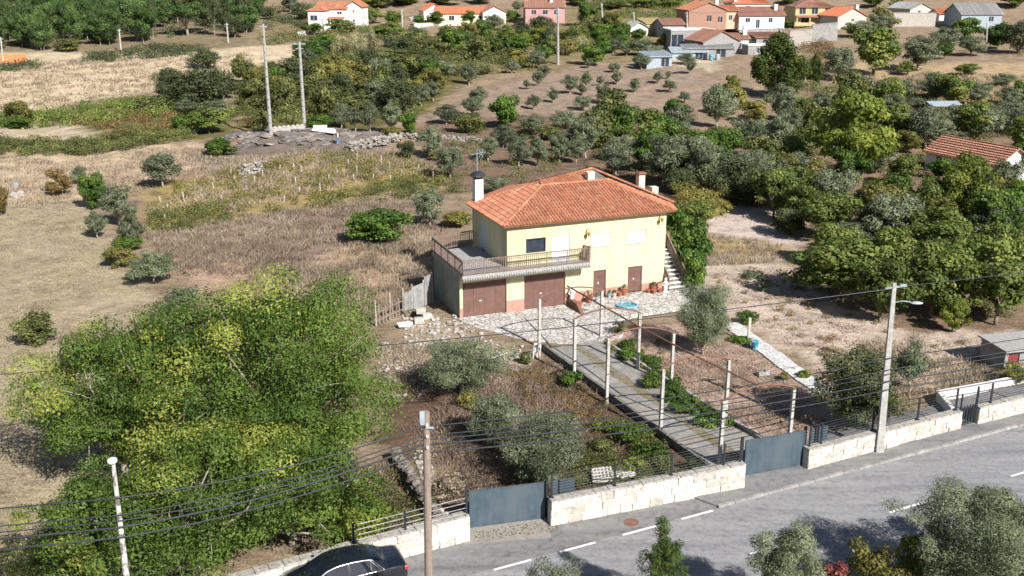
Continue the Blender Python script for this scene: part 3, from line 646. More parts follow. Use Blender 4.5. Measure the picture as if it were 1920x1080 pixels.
# ------------------------------------------------------------------ pergola
post_px = [((1010, 650), 560, (1127, 630), 545), ((1077, 708), 598, (1195, 692), 587), ((1138, 757), 634, (1258, 722), 625), ((1237, 817), 692, (1358, 800), 675), ((1349, 873), 752, (1478, 848), 728)]
t = empty('pergola', ground(1138, 757)); tag(t, 'bare pergola of concrete posts and rusty iron arches over the driveway', 'pergola')
base = t.location.copy(); base.z = 0; t.location = base; apex = []; tops = []
for (lp, lt, rp_, rt) in post_px:
    pair = []
    for px, ty in ((lp, lt), (rp_, rt)):
        p = ground(*px); p.z = 0; zt = z_at(p, ty); pair.append(p + Vector((0, 0, zt)))
        mb = MB(); mb.cur = random.random(); lean = Vector((random.uniform(-.03, .03), random.uniform(-.03, .03), zt / 2))
        mb.box(p - base + lean, (.165, .165, zt), HA); mb.build('post', M['palecon'], t, bevel=.02)
    a, b = pair; tops.append(pair); m_ = (a + b) / 2 + Vector((0, 0, .42)); apex.append(m_)
    pts = []
    for k in range(13): s = -.05 + 1.1 * k / 12; q = a.lerp(b, s); q.z += .42 * (1 - (2 * s - 1) ** 2) ; pts.append(q - base + Vector((0, 0, .04)))
    mb = MB(); mb.tube(pts, .045, 6); mb.build('arch_bar', M['rust'], t)
mb = MB(); d0 = (apex[0] - apex[1]) * .12; mb.tube([apex[0] + d0 - base] + [q - base for q in apex], .05, 6); mb.build('ridge_bar', M['rust'], t)
for sd in (0, 1):
    mb = MB(); mb.tube([q[sd] - base + Vector((0, 0, .03)) for q in tops], .008, 4); mb.build('wire', M['dark'], t)

# ------------------------------------------------------------------ boundary walls, fences, gates
def block_wall(name, lab, p, q, h, th=.42, hend=None, top=True, pillar=None):
    """coursed granite blocks from p to q (world xy), irregular"""
    p = Vector((p[0], p[1], 0)); q = Vector((q[0], q[1], 0)); d = (q - p); Ln = d.length; x = d.normalized(); n = Vector((-x.y, x.x, 0)); ang = math.atan2(x.y, x.x)
    t = empty(name, p); tag(t, lab, 'stone wall')
    courses = 3; mb = MB()
    hf = lambda s: (h + ((hend if hend is not None else h) - h) * s / Ln)
    for c in range(courses):
        s = 0
        while s < Ln - .01:
            l = random.uniform(.55, 1.25); l = min(l, Ln - s); 
            if Ln - s - l < .3: l = Ln - s
            hh = hf(s + l / 2) / courses; mb.cur = random.random(); j = random.uniform(-.025, .025)
            mb.box(x * (s + l / 2) + n * j + Vector((0, 0, hh * (c + .5))), (l - .018, th + random.uniform(-.02, .03), hh - .016), ang, rx=random.uniform(-.02, .02))
            s += l
    mb.build('blocks', M['granite'], t, bevel=.03)
    mb = MB(); mb.cur = .3; mb.bar(Vector((0, 0, hf(0) * .49)), x * Ln + Vector((0, 0, hf(Ln) * .49)), th - .06, hf(0) * .9); mb.build('mortar', M['palecon'], t)
    if top:
        mb = MB(); s = 0
        while s < Ln - .01:
            l = min(random.uniform(.5, 1.1), Ln - s); mb.cur = random.random()
            mb.box(x * (s + l / 2) + n * (.02 + random.uniform(-.02, .02)) + Vector((0, 0, hf(s + l / 2) + .03)), (l - .012, th + .05 + random.uniform(-.03, .04), .07 + random.uniform(-.015, .02)), ang + random.uniform(-.02, .02)); s += l
        mb.build('coping', M['granitetop'], t, bevel=.018)
    return t
def xy(px, py): p = ground(px, py); return (p.x, p.y)
wl0 = xy(430, 1128); wl1 = xy(878, 1010)
block_wall('boundary_wall', 'pale stone roadside wall behind the black car, running to the left gate', wl0, wl1, .95, hend=1.15)
wb0 = xy(1030, 988); wb1 = xy(1393, 917)
block_wall('boundary_wall', 'long stone roadside wall between the two blue gates', (wb0[0], wb0[1] + .2), (wb1[0], wb1[1] + .2), 1.15, hend=1.2)
wc0 = xy(1511, 884); wc1 = xy(1798, 806)
block_wall('boundary_wall', 'stone roadside wall behind the tall concrete lamp pole', (wc0[0], wc0[1] + .2), (wc1[0], wc1[1] + .2), 1.05, hend=.95)
wd0 = xy(1830, 799); wd1 = xy(2060, 742)
block_wall('boundary_wall', 'stone roadside wall right of the small pedestrian gate', (wd0[0], wd0[1] + .2), (wd1[0], wd1[1] + .2), .95, hend=1.0)
def fence(lab, p, q, zb, zt, posts, nw, th=.05, wr=.012, off=.25):
    p = Vector((p[0], p[1], 0)); q = Vector((q[0], q[1], 0)); d = q - p; n = Vector((-d.y, d.x, 0)).normalized() * off
    t = empty('wire_fence', p + n); tag(t, lab, 'fence')
    for s in posts: mb = MB(); c = d * s; mb.bar(c + Vector((0, 0, zb)), c + Vector((0, 0, zt)), th * 1.6); mb.box(c + Vector((0, 0, zb + .02)), (.16, .16, .03)); mb.build('post', M['dark'], t)
    mb = MB()
    for k in range(nw): z = zb + .12 + (zt - zb - .16) * k / (nw - 1); mb.tube([d * posts[0] + Vector((0, 0, z)), d * posts[-1] + Vector((0, 0, z))], wr, 4)
    mb.build('wires', M['greyroof' if wr > .015 else 'dark'], t)
fence('metal bar fence on the stone wall left of the left gate, behind the wooden pole', wl0, wl1, 1.1, 1.95, [.5, .72, .995], 4, .055, .02, 0)
fence('dark wire fence on the long stone wall between the gates', wb0, wb1, 1.22, 2.3, [.02, .33, .62, .9, .99], 8)
fence('dark wire fence on the stone wall behind the concrete lamp pole', wc0, wc1, 1.05, 2.2, [.03, .1, .42, .72, .985], 8)
fence('dark wire fence on the stone wall right of the pedestrian gate', wd0, wd1, 1.0, 2.1, [.01, .12, .5, .9], 8)
def slide_gate(lab, p, q, zb, zt, side):
    p = Vector((*p, 0)); q = Vector((*q, 0)); d = q - p; ang = math.atan2(d.y, d.x); t = empty('sliding_gate', p, ang); tag(t, lab, 'gate', 'blue sliding gates'); Lg = d.length
    mb = MB(); n = 9
    mb.bb((0.03, .01, zb + .03), (Lg - .03, .04, zt - .03)); mb.build('panel', M['gate'], t)
    mb = MB(); mb.bb((0, -.015, zb), (Lg, .055, zb + .05)); mb.bb((0, -.015, zt - .05), (Lg, .055, zt)); mb.bb((0, -.015, zb + .05), (.05, .055, zt - .05)); mb.bb((Lg - .05, -.015, zb + .05), (Lg, .055, zt - .05)); mb.build('frame', M['gate'], t)
    mb = MB(); mb.bb((-.14, .1, 0), (-.04, .22, zt + .12)); mb.build('post', M['dark'], t); mb = MB(); mb.bb((Lg + .06, .1, 0), (Lg + .16, .22, zt + .12)); mb.build('post', M['dark'], t)
    mb = MB(); mb.bb((Lg + .35, .12, zt - side), (Lg + 1.35, .15, zt - .05))
    for z in np.arange(zt - side + .12, zt - .08, .2): mb.bb((Lg + .35, .105, z), (Lg + 1.35, .118, z + .02))
    mb.build('side_panel', M['gate'], t)
    mb = MB(); mb.bb((Lg + .62, .05, zt - side - .3), (Lg + .68, .1, zt + .02)); mb.build('post', M['dark'], t)
ga, gb = xy(880, 997), xy(1022, 979)
slide_gate('left blue metal sliding gate, between the wooden pole and the long stone wall', (ga[0], ga[1] + .25), (gb[0], gb[1] + .28), .05, z_at(ground(880, 995), 925) , .95)
ga, gb = xy(1396, 901), xy(1507, 880)
slide_gate('right blue metal sliding gate at the end of the concrete driveway', (ga[0], ga[1] + .25), (gb[0], gb[1] + .25), .12, z_at(ground(1396, 901), 831), .9)
p, q = Vector((*xy(1801, 806), 0)), Vector((*xy(1829, 799), 0)); t = empty('pedestrian_gate', p + Vector((0, .2, 0)), math.atan2((q - p).y, (q - p).x)); tag(t, 'small dark slatted pedestrian gate in the right stone wall', 'gate')
Lg = (q - p).length; mb = MB()
for k in range(6): x = .04 + (Lg - .08) * k / 5; mb.bb((x - .03, 0, .12), (x + .03, .03, 1.2))
mb.build('slats', M['dark'], t); mb = MB(); mb.bb((0, .03, .2), (Lg, .06, .26)); mb.bb((0, .03, 1.0), (Lg, .06, 1.06)); mb.build('rails', M['dark'], t)
for x in (-.06, Lg + .02): mb = MB(); mb.bb((x, 0, 0), (x + .06, .06, 1.9)); mb.build('post', M['dark'], t)
# enclosure behind the right wall
mb = MB(); e = [xy(1758, 752), xy(1850, 735), xy(1990, 705)]
for a, b in zip(e, e[1:]): mb.bar((*a, .3), (*b, .3), .25, .6)
a, b = xy(1758, 752), xy(1800, 800); mb.bar((*a, .299), (b[0], b[1] + 1.0, .299), .25, .58)
tag(mb.build('courtyard_wall', M['white'], bevel=.02), 'low whitewashed courtyard wall behind the pedestrian gate', 'wall')
mb = MB(); mb.poly([(*xy(1760, 758), .06), (*xy(1812, 796), .06), (*xy(2060, 740), .06), (*xy(1990, 712), .06)]); struct(mb, 'courtyard_floor', M['crazy'])

# ------------------------------------------------------------------ poles and cables
def pole_thing(lab, p, q, r0, r1, m, cat='utility pole', name='utility_pole', square=False):
    """p foot, q top"""
    p, q = Vector(p), Vector(q); t = empty(name, p); tag(t, lab, cat); mb = MB(); d = q - p
    if square: mb.box(d / 2, (r0 * 2, r0 * 1.5, d.length), 0, top=r1 / r0, ry=math.atan2(d.x, d.z))
    else: mb.tube([Vector((0, 0, -.1)), d * .5, d], [r0, (r0 + r1) / 2, r1], 12)
    mb.build('shaft', m, t, smooth=False); return t, d
wpb = Vector((-2.9, 30.0, 0)); ztop = z_at(wpb, 772); wtop = Vector(((799 - 960) / CAM_F * depth(Vector((0, 30, ztop))), 30.0, ztop)); wpb.x = (803 - 960) / CAM_F * depth(Vector((0, 30, 2)))
t, d = pole_thing('brown weathered wooden utility pole in front of the left gate', wpb, wtop, .15, .115, M['wood'], name='wooden_utility_pole')
mb = MB(); mb.box(d + Vector((-.12, -.05, -.2)), (.16, .12, .45)); mb.bar(d + Vector((-.02, -.14, -.5)), d + Vector((.25, -.14, -.5)), .05); mb.build('bracket', M['bluegrey'], t)
for k, dz in enumerate((.45, .85, 1.25)): mb = MB(); mb.lathe(d + Vector((.02, -.16, -dz)), [(.03, 0), (.05, .04), (.03, .1)], 8); mb.build('insulator', M['whitepaint'], t)
cpb = ground(1648, 850); cpb.z = .1; ct = z_at(cpb, 531); xt = (1677 - 960) / CAM_F * depth(Vector((0, cpb.y, ct))); ctop = Vector((xt, cpb.y, ct))
t, d = pole_thing('tall pale concrete pole with a street light, in front of the stone wall', cpb, ctop, .18, .085, mat_noise('grey pole concrete', (.30, .295, .28), (.46, .45, .43), 5, .9, .2), 'street lamp', 'concrete_lamp_pole', True)
mb = MB(); a = d + Vector((.05, 0, -.95)); mb.tube([a, a + Vector((.35, -.1, .12)), a + Vector((.75, -.2, .1))], .03, 6); la = mb.build('lamp_arm', M['bluegrey'], t)
mb = MB(); mb.lathe((0, 0, 0), [(.04, -.03), (.12, 0), (.13, .05), (.06, .1)], 10); lh = mb.build('lamp_head', M['bluegrey'], t, smooth=True); lh.location = a + Vector((.98, -.25, .04)); lh.scale = (2.4, 1.1, 1)
mb = MB(); mb.bar(d + Vector((-.4, 0, -.25)), d + Vector((.55, 0, -.12)), .07); mb.box(d + Vector((.42, 0, -.1)), (.3, .1, .1)); mb.build('crossarm', M['bluegrey'], t)
lpb = Vector((-13.6, 27.6, 0)); lt = z_at(lpb, 868); ltop = Vector(((212 - 960) / CAM_F * depth(Vector((0, lpb.y, lt))), lpb.y, lt))
lpb.x = (243 - 960) / CAM_F * depth(Vector((0, lpb.y, 3)))
def pole_mottled(): return mat_noise('flaking white pole', (.14, .13, .12), (.52, .51, .48), 4, .9, .2, lo=.44, hi=.54)
t, d = pole_thing('flaking white concrete pole rising out of the big tree at the lower left', lpb, ltop, .135, .06, pole_mottled(), 'street lamp', 'white_lamp_pole')
mb = MB(); mb.lathe(d + Vector((-.02, 0, -.02)), [(.1, 0), (.16, .08), (.13, .16), (.03, .2)], 10); mb.build('lamp_head', M['white'], t, smooth=True)
def on_line(p, px, py):  # height on the vertical through p's depth for a picture row
    return z_at(p, py)
def cable(lab, pts, sag=.5, r=.018, grp='overhead cables along the road'):
    """sagging cable through 3d points"""
    mb = MB(); allp = []
    for a, b in zip(pts, pts[1:]):
        a, b = Vector(a), Vector(b); n = 26
        for k in range(n + (b is pts[-1])): s = k / n; q = a.lerp(b, s); q.z -= sag * 4 * s * (1 - s); allp.append(q)
    allp.append(Vector(pts[-1])); mb.tube(allp, r, 5, False); o = mb.build('overhead_cable', M['dark']); tag(o, lab, 'cable', grp); return o
far_l = Vector((-38, 24.5, 0)); far_r = Vector((46, 57.5, 0))
def at_pole(p, row, dx=0): z = z_at(p, row); return Vector((p.x + dx, p.y - .15, z))
right_rows = {797: (1660, 672), 812: (1658, 690), 831: (1656, 712), 820: (1659, 681)}
for i, (lrow, mrow, rrow, r) in enumerate(((930, 797, 668, .024), (962, 814, 690, .02), (973, 822, 698, .02), (985, 831, 712, .034), (1004, 846, 728, .028))):
    pr = at_pole(cpb, rrow, .05); pm = at_pole(wpb, mrow, -.1); pl = at_pole(lpb, lrow)
    xe = Vector((48, cpb.y + (48 - cpb.x) * .35, pr.z + .9)); xl = Vector((-45, 24 - i * .1, pl.z - .3))
    cable(('topmost', 'second from the top', 'third from the top', 'fourth and thickest', 'lowest')[i] + ' of the five cables carried by the wooden pole', [xl, pl, pm, pr, xe], .32, r)
cable('thin cable from the head of the tall concrete pole across the garden to the left', [Vector((-45, 41, 4.6)), ctop + Vector((-.3, 0, -.3))], .9, .024)
cable('cable running from the top of the tall concrete pole off to the right', [ctop + Vector((.4, 0, -.15)), Vector((62, 62, ct + .6))], .5, .02)

# far lattice-like concrete poles and thin posts
def far_pole(lab, base, top, w0, w1, arm=0, m='palecon', name='concrete_power_pole'):
    p = ground(*base); z = z_at(p, top[1]); dq = depth(Vector((0, p.y, z))); q = Vector(((top[0] - 960) / CAM_F * dq, p.y, z)); k = mpp(p)
    t, d = pole_thing(lab, p, q, w0 * k / 2, w1 * k / 2, M[m], 'power pole', name)
    if w0 > 5:
        for s in np.arange(.06, .95, .075): mb_ = None
        mb = MB()
        for s in np.arange(.05, .95, .07): c = d * s; r = (w0 + (w1 - w0) * s) * k / 2; mb.box(c + Vector((0, -r * .97, 0)), (r * .5, .04, .12))
        mb.build('foot_holes', M['dark'], t)
    if arm: mb = MB(); mb.bar(d + Vector((-arm, 0, -.3)), d + Vector((arm, 0, -.3)), .12); mb.bar(d + Vector((-arm * .6, 0, -.9)), d + Vector((arm * .6, 0, -.9)), .1); mb.build('crossarm', M['bluegrey'], t)
    return q
tp1 = far_pole('tall white concrete power pole left of its twin beside the bare rock', (508, 254), (493, 45), 7.5, 4.5, .5, 'concrete')
tp2 = far_pole('tall white concrete power pole right of its twin, with a dark crossarm', (571, 240), (561, 78), 7.5, 5, .8, 'concrete')
tp3 = far_pole('tall concrete power pole at the far edge of the small olive orchard', (1046, 121), (1046, 14), 6, 3.5, .8, 'concrete')
fp = [far_pole(l, b, tt, 3, 2.2, .5, name='small_power_pole') for l, b, tt in (
  ('small concrete pole beside the green scrub strip at the top left', (227, 95), (223, 54)), ('small concrete pole by the orange sheet at the left edge', (6, 118), (1, 70)),
  ('small pole left of the large dark bush at the forest edge', (428, 80), (425, 43)), ('small pole in front of the white villa', (607, 64), (605, 36)),
  ('small pole at the foot of the pale driveway between the far houses', (755, 55), (753, 18)), ('pole behind the pink far house', (1130, 48), (1128, 6)),
  ('pole with a lamp left of the grey terrace house in the village', (1190, 58), (1188, 22)), ('pole in front of the village terrace', (1289, 90), (1288, 22)), ('pole on the dry slope at the upper right', (1849, 98), (1851, 43)))]
def fcable(lab, a, b, sag=.6): cable(lab, [a, b], sag, .03, 'thin far power lines')
fcable('far power line between the tall pole by the rock and the tall orchard pole', tp2, tp3, 2.0)
fcable('far power line leaving the tall orchard pole to the right', tp3, tp3 + Vector((70, 25, 0)), 1.5)
fcable('far power line from the left edge to the tall left pole', tp1 + Vector((-110, 20, -2)), tp1, 1.5)
fcable('far power line between the twin tall poles', tp1, tp2, .3)
fcable('far power line from the left small poles to the pole by the villa', fp[0], fp[3], 1.2)
fcable('far power line from the pole by the villa to the far driveway pole', fp[3], fp[4], .8)

# ------------------------------------------------------------------ black saloon car
def make_car():
    t = empty('parked_car', (0, 0, 0)); tag(t, 'glossy black saloon car parked by the stone wall left of the wooden pole', 'car')
    paint = mat_noise('black car paint', (.006, .008, .014), (.009, .011, .018), 2, .12, 0, spec=.6); paint.node_tree.nodes['Principled BSDF'].inputs['Coat Weight'].default_value = 1
    gl = mat_noise('tinted glass', (.008, .012, .02), (.012, .018, .03), 1, .04, 0, spec=.9)
    chrome = mat_noise('chrome trim', (.75, .76, .78), (.82, .83, .85), 2, .2, 0, metal=.6)
    # x from the tail (0) to the nose (4.7): sill z, belt (y,z), roof edge (y,z), centre z, max half width
    st = [(0.0, .34, .62, .86, .50, .90, .92, .74), (.10, .28, .74, .92, .58, .98, 1.00, .84), (.35, .22, .80, .95, .62, 1.02, 1.05, .88), (.70, .22, .83, .95, .62, 1.08, 1.11, .90), (1.05, .22, .85, .95, .60, 1.25, 1.28, .91), (1.45, .22, .86, .95, .57, 1.38, 1.41, .915), (2.0, .22, .86, .94, .57, 1.43, 1.46, .915),
          (2.6, .22, .86, .93, .58, 1.42, 1.45, .915), (3.0, .22, .86, .93, .60, 1.33, 1.37, .91), (3.45, .22, .85, .93, .66, 1.10, 1.14, .91), (3.75, .22, .83, .91, .68, .96, 1.0, .90), (4.2, .22, .80, .84, .62, .89, .92, .87), (4.5, .26, .72, .74, .50, .80, .82, .80), (4.7, .36, .55, .62, .35, .64, .66, .62)]
    st = np.array(st); X = np.linspace(0, 4.7, 95)
    def cr(col):  # monotone-ish cubic
        x = st[:, 0]; y = st[:, col]; m_ = np.gradient(y, x); i = np.clip(np.searchsorted(x, X) - 1, 0, len(x) - 2); h = x[i + 1] - x[i]; s = (X - x[i]) / h
        m_ = m_ * .7
        return (2 * s ** 3 - 3 * s ** 2 + 1) * y[i] + (s ** 3 - 2 * s ** 2 + s) * h * m_[i] + (-2 * s ** 3 + 3 * s ** 2) * y[i + 1] + (s ** 3 - s ** 2) * h * m_[i + 1]
    c = [None] + [cr(k) for k in range(1, 8)]
    prof = []                                        # per station polyline of (y,z), 17 points half
    for i in range(len(X)):
        zs, yb, zb, yr, zr, zc, ym = [c[k][i] for k in range(1, 8)]
        pts = [(0, zs - .02), (ym * .9, zs - .02), (ym * .985, zs + .06), (ym, .5), (ym * .99, .68), (max(yb, ym * .955), zb - .09), (yb, zb)]
        pts += [(yb + (yr - yb) * s, zb + (zr - zb) * (s ** .95)) for s in (.06, .5, .93)]
        pts += [(yr, zr), (yr * .82, zr + (zc - zr) * .55), (yr * .45, zr + (zc - zr) * .9), (0, zc)]
        prof.append(pts)
    H_ = len(prof[0]); full = []
    for i, pts in enumerate(prof): full.append([(X[i], -y, z) for y, z in pts] + [(X[i], y, z) for y, z in pts[-2:0:-1]])
    K = len(full[0]); parts = {'body': MB(), 'side_window': MB(), 'rear_window': MB(), 'windscreen': MB(), 'roof_glass': MB()}
    V = [v for r in full for v in r]
    fs = {k: [] for k in parts}
    for i in range(len(X) - 1):
        xm = (X[i] + X[i + 1]) / 2
        for k in range(K):
            kk = k if k < H_ - 1 else K - 1 - k
            f = (i * K + k, i * K + (k + 1) % K, (i + 1) * K + (k + 1) % K, (i + 1) * K + k)
            key = 'body'
            if 7 <= kk <= 8 and 1.2 < xm < 3.42 and not (1.40 < xm < 1.45) and not (2.22 < xm < 2.29): key = 'side_window'
            if kk >= 11 and .55 < xm < 1.22: key = 'rear_window'
            if kk >= 11 and 2.95 < xm < 3.68: key = 'windscreen'
            if kk >= 11 and 1.72 < xm < 2.55: key = 'roof_glass'
            fs[key].append(f)
    fs['body'] += [tuple(range(K))[::-1], tuple((len(X) - 1) * K + k for k in range(K))]
    for key, mt in (('body', paint), ('side_window', gl), ('rear_window', gl), ('windscreen', gl), ('roof_glass', gl)):
      for grp in ([0] if key != 'side_window' else [-1, 1]):
        fl = [f for f in fs[key] if grp == 0 or V[f[0]][1] * grp > 0]
        mb = MB(); used = sorted({i for f in fl for i in f}); mp = {u: j for j, u in enumerate(used)}
        mb.add([V[u] for u in used], [tuple(mp[i] for i in f) for f in fl]); mb.build(key, mt, t, smooth=True)
    # chrome outline of the side windows
    for sgn in (-1, 1):
        top, bot = [], []
        for i in range(len(X)):
            if .93 < X[i] < 3.46:
                yb, zb, yr, zr = c[2][i], c[3][i], c[4][i], c[5][i]
                if X[i] > 1.3: top.append((X[i], sgn * (yr + (yb - yr) * .05 + .018), zr - (zr - zb) * .07))
                bot.append((X[i], sgn * (yb + .012), zb + .012))
        mb = MB(); mb.tube(bot, .018, 6); mb.tube(top, .024, 6); mb.tube([bot[0], top[0]], .02, 6); i = [k for k in range(len(top)) if top[k][0] > 1.42][0]; mb.tube([bot[i], top[i]], .016, 6); mb.build('window_trim', chrome, t, smooth=True)
        for x in (1.75, 2.75): mb = MB(); mb.tube([(x, sgn * .93, .80), (x - .2, sgn * .95, .81)], .018, 6); mb.build('door_handle', chrome, t)
        mb = MB(); mb.box((3.25, sgn * 1.0, 1.0), (.2, .2, .14), top=.8); mb.build('wing_mirror', paint, t, bevel=.04)
        mb = MB(); mb.box((.1, sgn * .66, .80), (.26, .36, .16), top=.8); mb.build('tail_light', mat_noise('red lamp glass', (.45, .01, .02), (.6, .03, .04), 5, .15, 0, spec=.7), t, bevel=.04)
        mb = MB(); mb.box((4.48, sgn * .60, .66), (.3, .34, .14), top=.8); mb.build('headlight', M['glass'], t, bevel=.04)
        for x in (.95, 3.75):
            mb = MB(); mb.tube([(x, sgn * .72, .33), (x, sgn * .93, .33)], .33, 24); wh = mb.build('wheel', M['dark'], t); mb = MB(); mb.tube([(x, sgn * .925, .33), (x, sgn * .94, .33)], .22, 20); mb.build('rim', chrome, wh)
    mb = MB(); mb.bar((.02, -.5, .44), (.02, .5, .44), .05, .12); mb.build('bumper', paint, t)
    mb = MB(); mb.bar((-.01, -.26, .62), (-.01, .26, .62), .012, .11); mb.build('number_plate', M['whitepaint'], t)
    return t
car = make_car()
pc = ground(752, 1120); ang = math.atan2(RD.y, RD.x) + math.pi - R(2)
car.location = (pc.x - .1, pc.y + 1.5, .018); car.rotation_euler = (0, 0, ang)

# ------------------------------------------------------------------ odds and ends near the house
def xyz(px, py, z=0): p = ground(px, py); p.z = z; return p
p = xyz(1003, 672, 0); t = empty('plastic_chair', p, R(200)); tag(t, 'tipped white plastic garden chair beside the driveway wall below the patio', 'chair')
mb = MB(); mb.box((0, 0, .42), (.48, .46, .035)); mb.build('seat', M['white'], t, bevel=.01)
mb = MB(); mb.box((0, .25, .86), (.46, .035, .1)); mb.bar((-.21, .24, .42), (-.21, .26, .88), .04); mb.bar((.21, .24, .42), (.21, .26, .88), .04)
for k in (-.1, 0, .1): mb.bar((k, .24, .42), (k, .26, .84), .045, .02)
mb.build('backrest', M['white'], t)
for sx in (-1, 1):
    for sy in (-1, 1): mb = MB(); mb.bar((sx * .22, sy * .22, 0), (sx * .2, sy * .2, .42), .045); mb.build('leg', M['white'], t)
    mb = MB(); mb.bar((sx * .24, -.2, .42), (sx * .25, -.18, .64), .04); mb.bar((sx * .25, -.2, .64), (sx * .22, .25, .66), .05); mb.build('armrest', M['white'], t)
t.rotation_euler = (R(14), R(-9), R(200)); t.location.z = .02
for i, (px, py, z, r, lab) in enumerate(((786, 606, .2, 10, 'lower pale concrete block on the rubble left of the garage'), (800, 598, .2, 25, 'pale concrete block on the rubble nearest the garage wall'), (790, 590, .6, 5, 'pale concrete block on top of the stack left of the garage'))):
    mb = MB(); mb.box((0, 0, 0), (.62, .4, .38)); mb.box((-.12, 0, .192), (.12, .22, .01)); mb.box((.14, 0, .192), (.12, .22, .01)); o = mb.build('concrete_block', M['palecon'], bevel=.02); o.location = xyz(px, py + (8 if z > .5 else 0), z); o.rotation_euler.z = R(r); tag(o, lab, 'concrete block', 'concrete blocks left of the garage')
for px, py, w_, h_, lab, m in ((930, 672, 1.5, .7, 'large white broken slab lying beside the olive tree below the patio', 'white'), (760, 612, 1.3, .5, 'flat white slab lying on the rubble by the corrugated fence', 'white'), (676 + 290, 668, .5, .3, 'small dark slab leaning at the rubble edge below the patio', 'darkcon')):
    mb = MB(); mb.poly([(-w_ / 2, -h_ / 2, .08), (w_ * .3, -h_ * .6, .08), (w_ / 2, h_ * .2, .08), (w_ * .2, h_ / 2, .08), (-w_ * .45, h_ * .4, .08)], .08); o = mb.build('broken_slab', M[m], bevel=.01); o.location = xyz(px, py, .12); o.rotation_euler = (R(18), R(8), R(px)); tag(o, lab, 'slab')
def scatter_rocks(name, poly, n, r, m, kind='stuff', sq=.6, hh=None):
    W = wp(poly); lo, hi = W.min(0), W.max(0); mb = MB(); k = 0
    while k < n:
        q = RNG.uniform(lo, hi)
        if not inside(q[None], W)[0]: continue
        mb.cur = random.random(); rr = random.uniform(*r); mb.rock((q[0], q[1], float(hz(*q)) + rr * .15), rr, sq); k += 1
    o = mb.build(name, m); tag(o, kind=kind); return o
scatter_rocks('rubble', [(755, 590), (850, 590), (925, 640), (860, 655), (760, 650)], 240, (.06, .2), M['rubble'])
scatter_rocks('rubble', [(880, 640), (985, 650), (1000, 700), (900, 705)], 120, (.05, .16), M['rubble'])
scatter_rocks('rubble', [(700, 640), (790, 650), (800, 740), (720, 760)], 160, (.05, .15), M['rubble'])
scatter_rocks('rubble', [(775, 850), (800, 840), (845, 985), (820, 1000)], 150, (.05, .16), M['rubble'])
scatter_rocks('loose_stones', [(1180, 620), (1360, 610), (1560, 740), (1500, 840), (1420, 820)], 160, (.03, .08), M['rubble'])
scatter_rocks('loose_stones', [(1340, 500), (1460, 500), (1640, 640), (1880, 650), (1860, 700), (1600, 700), (1400, 600)], 260, (.03, .1), M['rubble'])
def stone_wall(name, lab, a, b, h, th, m, n, r=(.14, .28)):
    a, b = xyz(*a), xyz(*b); mb = MB()
    a.z = float(hz(a.x, a.y)); b.z = float(hz(b.x, b.y))
    for i in range(n):
        s = random.random(); c = a.lerp(b, s); zz = random.random(); mb.cur = random.random()
        mb.rock((c.x + random.uniform(-th, th) * (1 - zz * .5), c.y + random.uniform(-th, th) * (1 - zz * .5), c.z + zz * h), random.uniform(*r), .65)
    tag(mb.build(name, m), lab, 'stone wall')
stone_wall('terrace_wall', 'low dark dry stone wall between the big trees and the wooden pole', (744, 868), (822, 998), .7, .2, M['darkstone'], 260)
stone_wall('dry_stone_wall', 'pale heap-like dry stone wall right of the bare rock and the standing person', (655, 282), (752, 262), 1.0, .6, M['fieldstone'], 260, (.18, .42))
stone_wall('dry_stone_wall', 'pale dry stone wall running behind the olive trees above the house', (752, 258), (900, 268), .7, .3, M['fieldstone'], 220, (.15, .3))
stone_wall('ruined_wall', 'ruined pale stone wall corner standing in the vineyard', (452, 334), (492, 322), 1.3, .3, M['fieldstone'], 120, (.18, .35))
# rock outcrop: boulders bedded in the hump
mb = MB()
for i in range(150):
    a = random.uniform(0, 6.28); rr = math.sqrt(random.random()); x, y = -28 + 12.5 * rr * math.cos(a), 137 + 6.5 * rr * math.sin(a); mb.cur = random.random(); r = random.uniform(.5, 1.9); mb.rock((x, y, float(hz(x, y)) - r * .05), r, random.uniform(.12, .28))
o = mb.build('rock_outcrop', M['rock']); tag(o, kind='structure')
scatter_rocks('field_rocks', [(60, 70), (110, 70), (112, 95), (66, 98)], 6, (1.2, 2.6), M['rock'], 'structure', .9)
scatter_rocks('field_rocks', [(20, 350), (45, 350), (48, 370), (20, 372)], 4, (.4, .8), M['rubble'], 'structure', .8)
# concrete footing and white sheets between the far poles
a, b = ground(512, 248), ground(572, 243); mb = MB(); mb.bar(a + Vector((0, 0, .25)), b + Vector((0, 0, .25)), .5, .7)
for i in range(7): c = a.lerp(b, (i + .5) / 7); mb.box(c + Vector((0, -.1, .68)), (.5, .4, .2), top=.4)
tag(mb.build('concrete_footing', M['palecon']), 'low pale concrete footing between the feet of the twin tall poles', 'footing')
p = ground(608, 249); mb = MB(); mb.box((0, 0, .4), (3.2, 1.2, .5), R(-8), top=.85, ry=R(6)); mb.box((-.6, .5, .8), (1.8, .6, .3), R(-4)); o = mb.build('white_sheeting', M['white'], bevel=.08); o.location = p; tag(o, 'bundle of white sheeting on the rock right of the twin tall poles', 'sheeting')
p = ground(24, 118); mb = MB()
for k in range(12): mb.box((-2.8 + k * .5, .03 * (-1) ** k, .9), (.5, .05, 1.7 - .1 * (k % 3)), R(4 * (-1) ** k))
o = mb.build('orange_sheet_fence', M['orange']); o.location = p; tag(o, 'strip of orange sheeting standing in the field at the left edge', 'fence')
